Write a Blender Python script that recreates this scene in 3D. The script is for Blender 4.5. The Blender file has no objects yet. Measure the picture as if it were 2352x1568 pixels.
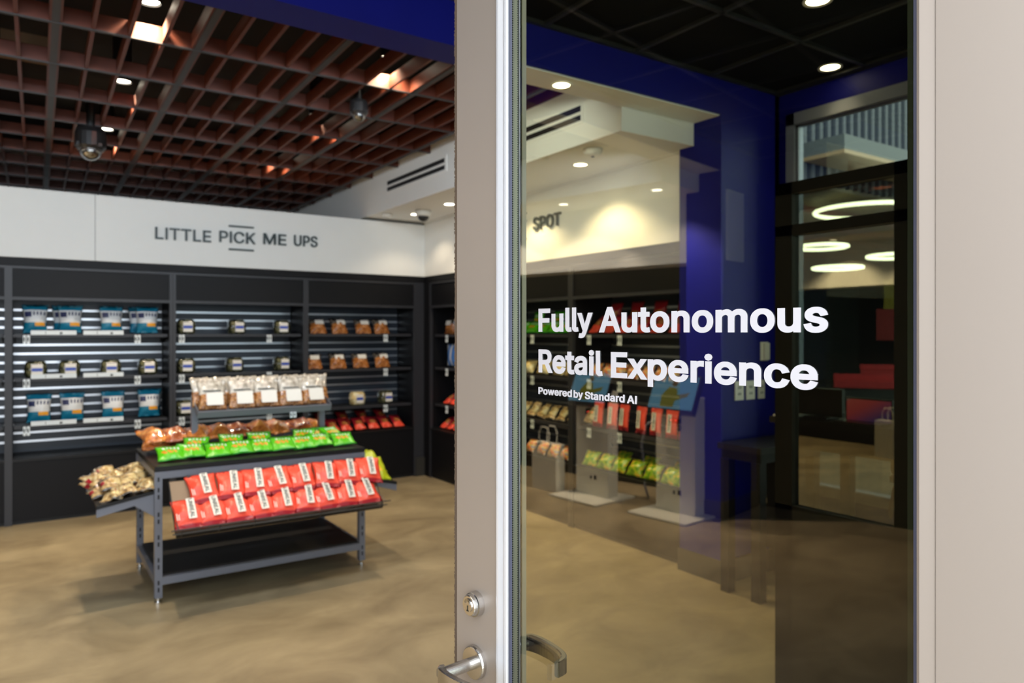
import bpy, bmesh, math, random
from mathutils import Vector, Matrix, Euler, noise as mnoise
S = bpy.context.scene
C = S.collection
random.seed(7)

# ------------------------------------------------------------------ camera
cam_d = bpy.data.cameras.new('camera')
cam = bpy.data.objects.new('camera', cam_d); C.objects.link(cam)
cam.location = (0, 0, 1.55)
cam.rotation_euler = (math.radians(90), 0, math.radians(-34.1))
cam_d.sensor_width = 36; cam_d.lens = 36*1660/2352
cam_d.shift_y = -20/2352
cam_d.clip_start = 0.02; cam_d.clip_end = 100
cam_d.dof.use_dof = True; cam_d.dof.focus_distance = 0.93; cam_d.dof.aperture_fstop = 6.3
S.camera = cam
# ------------------------------------------------------------------ colour management
vs = S.view_settings
S.display_settings.display_device = 'sRGB'
vs.view_transform = 'Standard'; vs.look = 'None'; vs.gamma = 1; vs.use_curve_mapping = False
vs.exposure = 0.0
S.cycles.max_bounces = 10; S.cycles.transparent_max_bounces = 24
S.cycles.glossy_bounces = 5; S.cycles.diffuse_bounces = 4
S.cycles.caustics_reflective = False; S.cycles.caustics_refractive = False
S.cycles.use_denoising = True
S.cycles.sample_clamp_indirect = 4
# ------------------------------------------------------------------ world: overcast daylight outside
w = bpy.data.worlds.new('daylight'); S.world = w; w.use_nodes = True
bg = w.node_tree.nodes['Background']; bg.inputs[0].default_value = (0.86, 0.93, 1.0, 1); bg.inputs[1].default_value = 4.5

def spot(x, y, z, power, cone=100, blend=0.6, col=(1.0, 0.80, 0.55), r=0.035, tilt=None):
    d = bpy.data.lights.new('spot_light', 'SPOT'); d.energy = power; d.color = col
    d.spot_size = math.radians(cone); d.spot_blend = blend; d.shadow_soft_size = r
    o = bpy.data.objects.new('spot_light', d); C.objects.link(o); o.location = (x, y, z)
    if tilt: o.rotation_euler = tilt
    return o
WARM = (1.0, 0.82, 0.58); NEUT = (1.0, 0.90, 0.74)

# ------------------------------------------------------------------ materials
def lin(r, g, b):
    f = lambda c: (c/255/12.92) if c/255 <= .04045 else ((c/255+.055)/1.055)**2.4
    return (f(r), f(g), f(b), 1)
M = {}
def mat(name, col, rough=0.5, metal=0.0, vary=0.06, scale=8, emit=None, es=1, bump=0, bscale=40, spec=0.5, coat=0, aniso=False):
    m = bpy.data.materials.new(name); m.use_nodes = True; nt = m.node_tree; p = nt.nodes['Principled BSDF']
    if len(col) == 3: col = (*col, 1)
    p.inputs['Roughness'].default_value = rough; p.inputs['Metallic'].default_value = metal
    p.inputs['Specular IOR Level'].default_value = spec; p.inputs['Coat Weight'].default_value = coat
    tc = nt.nodes.new('ShaderNodeTexCoord')
    if vary:
        n = nt.nodes.new('ShaderNodeTexNoise'); n.inputs['Scale'].default_value = scale; n.inputs['Detail'].default_value = 4
        nt.links.new(tc.outputs['Object'], n.inputs['Vector'])
        r = nt.nodes.new('ShaderNodeMix'); r.data_type = 'RGBA'
        r.inputs[6].default_value = tuple(c*(1-vary) for c in col[:3])+(1,); r.inputs[7].default_value = tuple(min(1, c*(1+vary)) for c in col[:3])+(1,)
        nt.links.new(n.outputs['Fac'], r.inputs[0]); nt.links.new(r.outputs[2], p.inputs['Base Color'])
    else: p.inputs['Base Color'].default_value = col
    if emit: p.inputs['Emission Color'].default_value = (*emit[:3], 1); p.inputs['Emission Strength'].default_value = es
    if bump:
        b = nt.nodes.new('ShaderNodeBump'); b.inputs['Strength'].default_value = bump; b.inputs['Distance'].default_value = 0.01
        n2 = nt.nodes.new('ShaderNodeTexNoise'); n2.inputs['Scale'].default_value = bscale; n2.inputs['Detail'].default_value = 2
        mp = nt.nodes.new('ShaderNodeMapping')
        if aniso: mp.inputs['Scale'].default_value = (1, 1, .02)
        nt.links.new(tc.outputs['Object'], mp.inputs[0]); nt.links.new(mp.outputs[0], n2.inputs['Vector'])
        nt.links.new(n2.outputs['Fac'], b.inputs['Height']); nt.links.new(b.outputs[0], p.inputs['Normal'])
    M[name] = m; return m
def speckle(name, cols, scale=40, rough=.25, bump=.5, bscale=45, coat=.4):
    m = mat(name, cols[0], rough, vary=0, bump=bump, bscale=bscale, coat=coat); nt = m.node_tree
    tc = [n for n in nt.nodes if n.type == 'TEX_COORD'][0]
    n = nt.nodes.new('ShaderNodeTexNoise'); n.inputs['Scale'].default_value = scale; n.inputs['Detail'].default_value = 3
    nt.links.new(tc.outputs['Object'], n.inputs['Vector'])
    cr = nt.nodes.new('ShaderNodeValToRGB'); e = cr.color_ramp.elements
    k = len(cols)
    e[0].position = .33; e[0].color = cols[0]; e[1].position = .68; e[1].color = cols[-1]
    for i in range(1, k-1):
        x = e.new(.33+.35*i/(k-1)); x.color = cols[i]
    nt.links.new(n.outputs['Fac'], cr.inputs[0]); nt.links.new(cr.outputs[0], nt.nodes['Principled BSDF'].inputs['Base Color'])
    return m
def glassmat(name, tint, refl, rough=0.0, rcol=(1, 1, 1, 1)):
    m = bpy.data.materials.new(name); m.use_nodes = True; nt = m.node_tree
    nt.nodes.remove(nt.nodes['Principled BSDF'])
    t = nt.nodes.new('ShaderNodeBsdfTransparent'); t.inputs[0].default_value = tint
    g = nt.nodes.new('ShaderNodeBsdfGlossy'); g.inputs['Roughness'].default_value = rough; g.inputs[0].default_value = rcol
    lw = nt.nodes.new('ShaderNodeFresnel'); lw.inputs[0].default_value = 1.5
    ad = nt.nodes.new('ShaderNodeMath'); ad.operation = 'MULTIPLY_ADD'; ad.inputs[1].default_value = 1.0; ad.inputs[2].default_value = refl; ad.use_clamp = True
    nt.links.new(lw.outputs[0], ad.inputs[0])
    mx = nt.nodes.new('ShaderNodeMixShader'); nt.links.new(ad.outputs[0], mx.inputs[0])
    nt.links.new(t.outputs[0], mx.inputs[1]); nt.links.new(g.outputs[0], mx.inputs[2])
    nt.links.new(mx.outputs[0], nt.nodes['Material Output'].inputs[0]); M[name] = m; return m

mat('white_paint', lin(236, 236, 233), .55, vary=.02)
mat('white_gloss', lin(225, 224, 218), .3, vary=.02)
mat('blue_paint', lin(10, 15, 116), .5, vary=.25, scale=1.5, spec=.25)
mat('black_void', (.002, .002, .002), .9, vary=0)
mat('black_tile', (.0022, .0026, .0026), .8, vary=.2, scale=30, spec=.1)
mat('tbar', (.012, .013, .014), .5)
mat('grid_wood', lin(86, 35, 15), .5, vary=.25, scale=25)
mat('grid_metal', lin(46, 43, 44), .5)
mat('black_panel', lin(13, 12, 15), .5, vary=.08, spec=.22)
mat('black_frame', lin(40, 40, 45), .45, vary=.05)
mat('slat_dark', lin(46, 52, 62), .38, vary=.05)
mat('slat_metal', (.72, .74, .78), .3, metal=.9, vary=.04)
mat('shelf_black', lin(21, 20, 21), .42, spec=.3)
mat('grey_steel', lin(112, 114, 124), .4, metal=.1, vary=.04)
mat('slot_dark', (.008, .008, .01), .6, vary=0)
mat('brown_panel', lin(132, 108, 84), .5, vary=.05)
mat('wire', (.10, .095, .09), .35, metal=.7)
mat('chrome', (.75, .75, .76), .15, metal=1, vary=0)
mat('nickel', (.62, .60, .58), .24, metal=1, vary=.03, bump=.03, bscale=300)
mat('nickel_dark', (.34, .33, .30), .22, metal=1, vary=.03)
mat('alu', lin(168, 156, 146), .42, metal=.25, vary=.03, scale=3)
mat('alu_cool', lin(122, 128, 144), .45, metal=.2)
mat('alu_bright', lin(226, 226, 230), .28, metal=.35, vary=.02)
mat('gasket', lin(70, 72, 92), .45)
mat('seal_dark', (.006, .012, .012), .4)
mat('pile', lin(96, 80, 66), .95, vary=.4, scale=300)
mat('leaf_black', (.0035, .0035, .003), .45, spec=.15)
mat('black_plastic', (.012, .012, .013), .3)
mat('text_white', (.60, .58, .62), .6, vary=0)
mat('sign_dark', lin(36, 52, 54), .4)
mat('lamp_on', (1, 1, 1), vary=0, emit=(1.0, .92, .72), es=14)
mat('added_cool_glow', (1, 1, 1), vary=0, emit=(.82, .91, 1.0), es=5)  # glow of the added wash lights behind the bulkhead
mat('ring_on', (1, 1, 1), vary=0, emit=(1.0, .90, .72), es=14)
mat('tag_white', lin(215, 222, 226), .4)
mat('dark_baseboard', lin(48, 46, 42), .5)
mat('label_white', lin(232, 226, 216), .45)
mat('label_black', (.012, .02, .02), .4)
mat('bag_teal', lin(18, 112, 142), .3, bump=.3, bscale=30)
mat('bag_cream', lin(214, 214, 214), .35, bump=.3, bscale=30)
mat('bag_navy', lin(38, 44, 84), .4)
mat('bag_orange', lin(232, 158, 40), .4)
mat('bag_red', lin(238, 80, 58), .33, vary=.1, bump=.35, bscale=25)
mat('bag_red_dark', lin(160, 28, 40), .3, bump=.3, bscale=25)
mat('bag_green', lin(88, 190, 22), .26, vary=.15, bump=.5, bscale=28)
mat('bag_green_deep', lin(40, 150, 20), .26, vary=.15, bump=.5, bscale=28)
mat('bag_lime', lin(178, 190, 30), .3, vary=.2, bump=.5, bscale=28)
mat('bag_blue', lin(70, 120, 190), .35)
mat('print_yellow', lin(236, 190, 50), .4)
mat('print_orange', lin(226, 130, 30), .4)
mat('label_blue', lin(52, 76, 168), .4)
speckle('tan_snack', [lin(120, 74, 36), lin(182, 120, 66), lin(214, 170, 120)], 70)
speckle('brown_nut', [lin(96, 50, 22), lin(176, 104, 48), lin(206, 146, 88)], 60)
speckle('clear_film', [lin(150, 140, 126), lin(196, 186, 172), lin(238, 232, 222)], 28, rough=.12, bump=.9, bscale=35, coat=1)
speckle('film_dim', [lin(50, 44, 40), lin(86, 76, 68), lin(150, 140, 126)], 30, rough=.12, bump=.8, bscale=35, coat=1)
speckle('orange_snack', [lin(160, 84, 36), lin(226, 138, 66), lin(244, 176, 90)], 22, rough=.15, bump=.8, bscale=35, coat=1)
speckle('amber_snack', [lin(130, 62, 30), lin(186, 98, 50), lin(232, 150, 70)], 20, rough=.15, bump=.8, bscale=35, coat=1)
speckle('cookie', [lin(104, 76, 52), lin(196, 160, 104), lin(224, 210, 170)], 36, rough=.12, bump=.9, bscale=40, coat=1)
speckle('olive_pack', [lin(24, 26, 18), lin(66, 66, 44), lin(120, 116, 84)], 34, rough=.12, bump=.6, bscale=30, coat=1)
speckle('dark_pack', [lin(16, 15, 15), lin(46, 42, 40), lin(118, 112, 106)], 26, rough=.15, bump=.7, bscale=30, coat=1)
speckle('bun', [lin(190, 150, 84), lin(226, 206, 150), lin(240, 230, 200)], 16, rough=.3, bump=.3, coat=.3)
speckle('candy_mix', [lin(60, 96, 180), lin(220, 180, 70), lin(206, 70, 50), lin(230, 226, 200)], 30, rough=.2, bump=.4)
speckle('green_mix', [lin(60, 120, 10), lin(150, 186, 30), lin(230, 180, 60)], 30, rough=.2, bump=.4)
glassmat('door_glass', (.94, .91, .63, 1), .085)
glassmat('tint_glass', (.24, .27, .25, 1), .02)
glassmat('front_glass', (.58, .62, .62, 1), .03)
glassmat('window_glass', (.80, .88, .90, 1), .03)
glassmat('dome_glass', (.5, .5, .52, 1), .25)
# concrete floor
def concrete():
    m = mat('concrete', lin(166, 144, 104), .34, vary=0); nt = m.node_tree; p = nt.nodes['Principled BSDF']
    tc = [n for n in nt.nodes if n.type == 'TEX_COORD'][0]
    mp = nt.nodes.new('ShaderNodeMapping'); mp.inputs['Scale'].default_value = (.8, 1.15, 1); nt.links.new(tc.outputs['Object'], mp.inputs[0])
    n1 = nt.nodes.new('ShaderNodeTexNoise'); n1.inputs['Scale'].default_value = 2.2; n1.inputs['Detail'].default_value = 8; n1.inputs['Roughness'].default_value = .58; n1.inputs['Distortion'].default_value = .6
    nt.links.new(mp.outputs[0], n1.inputs['Vector'])
    cr = nt.nodes.new('ShaderNodeValToRGB'); e = cr.color_ramp.elements
    e[0].position = .28; e[0].color = lin(126, 110, 84); e[1].position = .72; e[1].color = lin(176, 158, 124)
    nt.links.new(n1.outputs['Fac'], cr.inputs[0]); nt.links.new(cr.outputs[0], p.inputs['Base Color'])
    n2 = nt.nodes.new('ShaderNodeTexNoise'); n2.inputs['Scale'].default_value = 6; n2.inputs['Detail'].default_value = 4; nt.links.new(tc.outputs['Object'], n2.inputs['Vector'])
    mr = nt.nodes.new('ShaderNodeMapRange'); mr.inputs[3].default_value = .3; mr.inputs[4].default_value = .5
    nt.links.new(n2.outputs['Fac'], mr.inputs[0]); nt.links.new(mr.outputs[0], p.inputs['Roughness'])
concrete()
# corrugated siding and perforated spacer: regular patterns by maths
def spacer():
    m = mat('spacer', (.8, .84, .85), .3, metal=.65, vary=0); nt = m.node_tree
    tc = [n for n in nt.nodes if n.type == 'TEX_COORD'][0]
    sx = nt.nodes.new('ShaderNodeSeparateXYZ'); nt.links.new(tc.outputs['Object'], sx.inputs[0])
    a = nt.nodes.new('ShaderNodeMath'); a.operation = 'MULTIPLY'; a.inputs[1].default_value = 260; nt.links.new(sx.outputs[2], a.inputs[0])
    f = nt.nodes.new('ShaderNodeMath'); f.operation = 'FRACT'; nt.links.new(a.outputs[0], f.inputs[0])
    g = nt.nodes.new('ShaderNodeMath'); g.operation = 'GREATER_THAN'; g.inputs[1].default_value = .5; nt.links.new(f.outputs[0], g.inputs[0])
    dy = nt.nodes.new('ShaderNodeMath'); dy.operation = 'SUBTRACT'; dy.inputs[1].default_value = .0211; nt.links.new(sx.outputs[1], dy.inputs[0])
    ab = nt.nodes.new('ShaderNodeMath'); ab.operation = 'ABSOLUTE'; nt.links.new(dy.outputs[0], ab.inputs[0])
    ed = nt.nodes.new('ShaderNodeMath'); ed.operation = 'GREATER_THAN'; ed.inputs[1].default_value = .0042; nt.links.new(ab.outputs[0], ed.inputs[0])
    an = nt.nodes.new('ShaderNodeMath'); an.operation = 'MULTIPLY'; nt.links.new(g.outputs[0], an.inputs[0]); nt.links.new(ed.outputs[0], an.inputs[1]); g = an
    mx = nt.nodes.new('ShaderNodeMix'); mx.data_type = 'RGBA'; mx.inputs[6].default_value = (.96, .98, .98, 1); mx.inputs[7].default_value = (.10, .12, .12, 1)
    nt.links.new(g.outputs[0], mx.inputs[0]); nt.links.new(mx.outputs[2], nt.nodes['Principled BSDF'].inputs['Base Color'])
spacer()

# ------------------------------------------------------------------ mesh helpers
ORG = {}
class MB:
    def __init__(s): s.bm = bmesh.new(); s.mats = []; s.cur = 0
    def m(s, name):
        if name not in s.mats: s.mats.append(name)
        s.cur = s.mats.index(name); return s
    def _f(s, vs_):
        try:
            f = s.bm.faces.new(vs_); f.material_index = s.cur; return f
        except ValueError: return None
    def box(s, x0, x1, y0, y1, z0, z1, T=None):
        v = [s.bm.verts.new(T @ Vector((x, y, z)) if T else (x, y, z)) for x in (x0, x1) for y in (y0, y1) for z in (z0, z1)]
        for a in ((0, 1, 3, 2), (4, 6, 7, 5), (0, 4, 5, 1), (2, 3, 7, 6), (0, 2, 6, 4), (1, 5, 7, 3)): s._f([v[i] for i in a])
        return s
    def prism(s, pts, ax, a0, a1):   # polygon in the two other axes, extruded along ax
        def P(p, a): return (a, p[0], p[1]) if ax == 0 else (p[0], a, p[1]) if ax == 1 else (p[0], p[1], a)
        A = [s.bm.verts.new(P(p, a0)) for p in pts]; B = [s.bm.verts.new(P(p, a1)) for p in pts]; n = len(pts)
        s._f(A[::-1]); s._f(B)
        for i in range(n): s._f([A[i], A[(i+1) % n], B[(i+1) % n], B[i]])
        return s
    def tube(s, path, r, seg=8, closed=False, cap=True, flat=None):   # r number or list
        n = len(path); path = [Vector(p) for p in path]; rings = []
        for i, p in enumerate(path):
            a = path[(i-1) % n] if (closed or i > 0) else p; b = path[(i+1) % n] if (closed or i < n-1) else p
            t = (b-a).normalized(); u = Vector((0, 0, 1))
            if abs(t.z) > .95: u = Vector((0, 1, 0))
            x = t.cross(u).normalized(); y = x.cross(t).normalized(); rr = r[i] if isinstance(r, (list, tuple)) else r
            rx, ry = (rr, rr) if flat is None else flat
            rings.append([s.bm.verts.new(p+x*rx*math.cos(2*math.pi*k/seg)+y*ry*math.sin(2*math.pi*k/seg)) for k in range(seg)])
        for i in range(n if closed else n-1):
            A, B = rings[i], rings[(i+1) % n]
            for k in range(seg): s._f([A[k], A[(k+1) % seg], B[(k+1) % seg], B[k]])
        if cap and not closed: s._f(rings[0][::-1]); s._f(rings[-1])
        return s
    def lathe(s, prof, c=(0, 0, 0), seg=20, ax=2, cap=True):   # prof [(r, h)], axis ax through c
        rings = []
        for r, h in prof:
            row = []
            for k in range(seg):
                a = 2*math.pi*k/seg; q = (r*math.cos(a), r*math.sin(a), h)
                q = q if ax == 2 else (q[0], q[2], q[1]) if ax == 1 else (q[2], q[0], q[1])
                row.append(s.bm.verts.new((q[0]+c[0], q[1]+c[1], q[2]+c[2])))
            rings.append(row)
        for A, B in zip(rings, rings[1:]):
            for k in range(seg): s._f([A[k], A[(k+1) % seg], B[(k+1) % seg], B[k]])
        if cap: s._f(rings[0][::-1]); s._f(rings[-1])
        return s
    def mesh(s, name, smooth=False, bevel=0):
        if bevel: bmesh.ops.bevel(s.bm, geom=s.bm.edges[:], offset=bevel, segments=2, affect='EDGES', clamp_overlap=True)
        bmesh.ops.recalc_face_normals(s.bm, faces=s.bm.faces[:])
        me = bpy.data.meshes.new(name); s.bm.to_mesh(me); s.bm.free()
        for n in s.mats: me.materials.append(M[n])
        if smooth:
            for p in me.polygons: p.use_smooth = True
        return me
    def build(s, name, parent=None, smooth=False, bevel=0, loc=None):
        o = bpy.data.objects.new(name, s.mesh(name, smooth, bevel)); C.objects.link(o)
        if parent: o.parent = parent
        if loc: o.location = loc
        return o
def B(m, *boxes):
    b = MB().m(m)
    for q in boxes: b.box(*q)
    return b
def tag(o, label, cat, group=None):
    o['label'] = label; o['category'] = cat
    if group: o['group'] = group
    return o
def thing(name, label, cat, loc=(0, 0, 0), rz=0, group=None):
    o = bpy.data.objects.new(name, None); C.objects.link(o); o.location = loc; o.rotation_euler = (0, 0, rz); o.empty_display_size = .1
    return tag(o, label, cat, group)
def struct(name, mb, label=None, cat=None, **k):
    o = mb.build(name, **k); o['kind'] = 'structure'
    if label: o['label'] = label
    if cat: o['category'] = cat
    return o
def copy_thing(src, loc, rot, label, group=None, scale=None):
    r = src.copy(); C.objects.link(r); r.location = loc; r.rotation_euler = rot
    if scale: r.scale = scale
    r['label'] = label
    if group: r['group'] = group
    for ch in src.children:
        c = ch.copy(); C.objects.link(c); c.parent = r
        for g in ch.children:
            d = g.copy(); C.objects.link(d); d.parent = c
    return r
ORD = ['first', 'second', 'third', 'fourth', 'fifth', 'sixth', 'seventh', 'eighth', 'ninth', 'tenth', 'eleventh', 'twelfth']
PW_GRID, PW_BEAM, PW_WASH = 115, 36, 24
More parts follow.
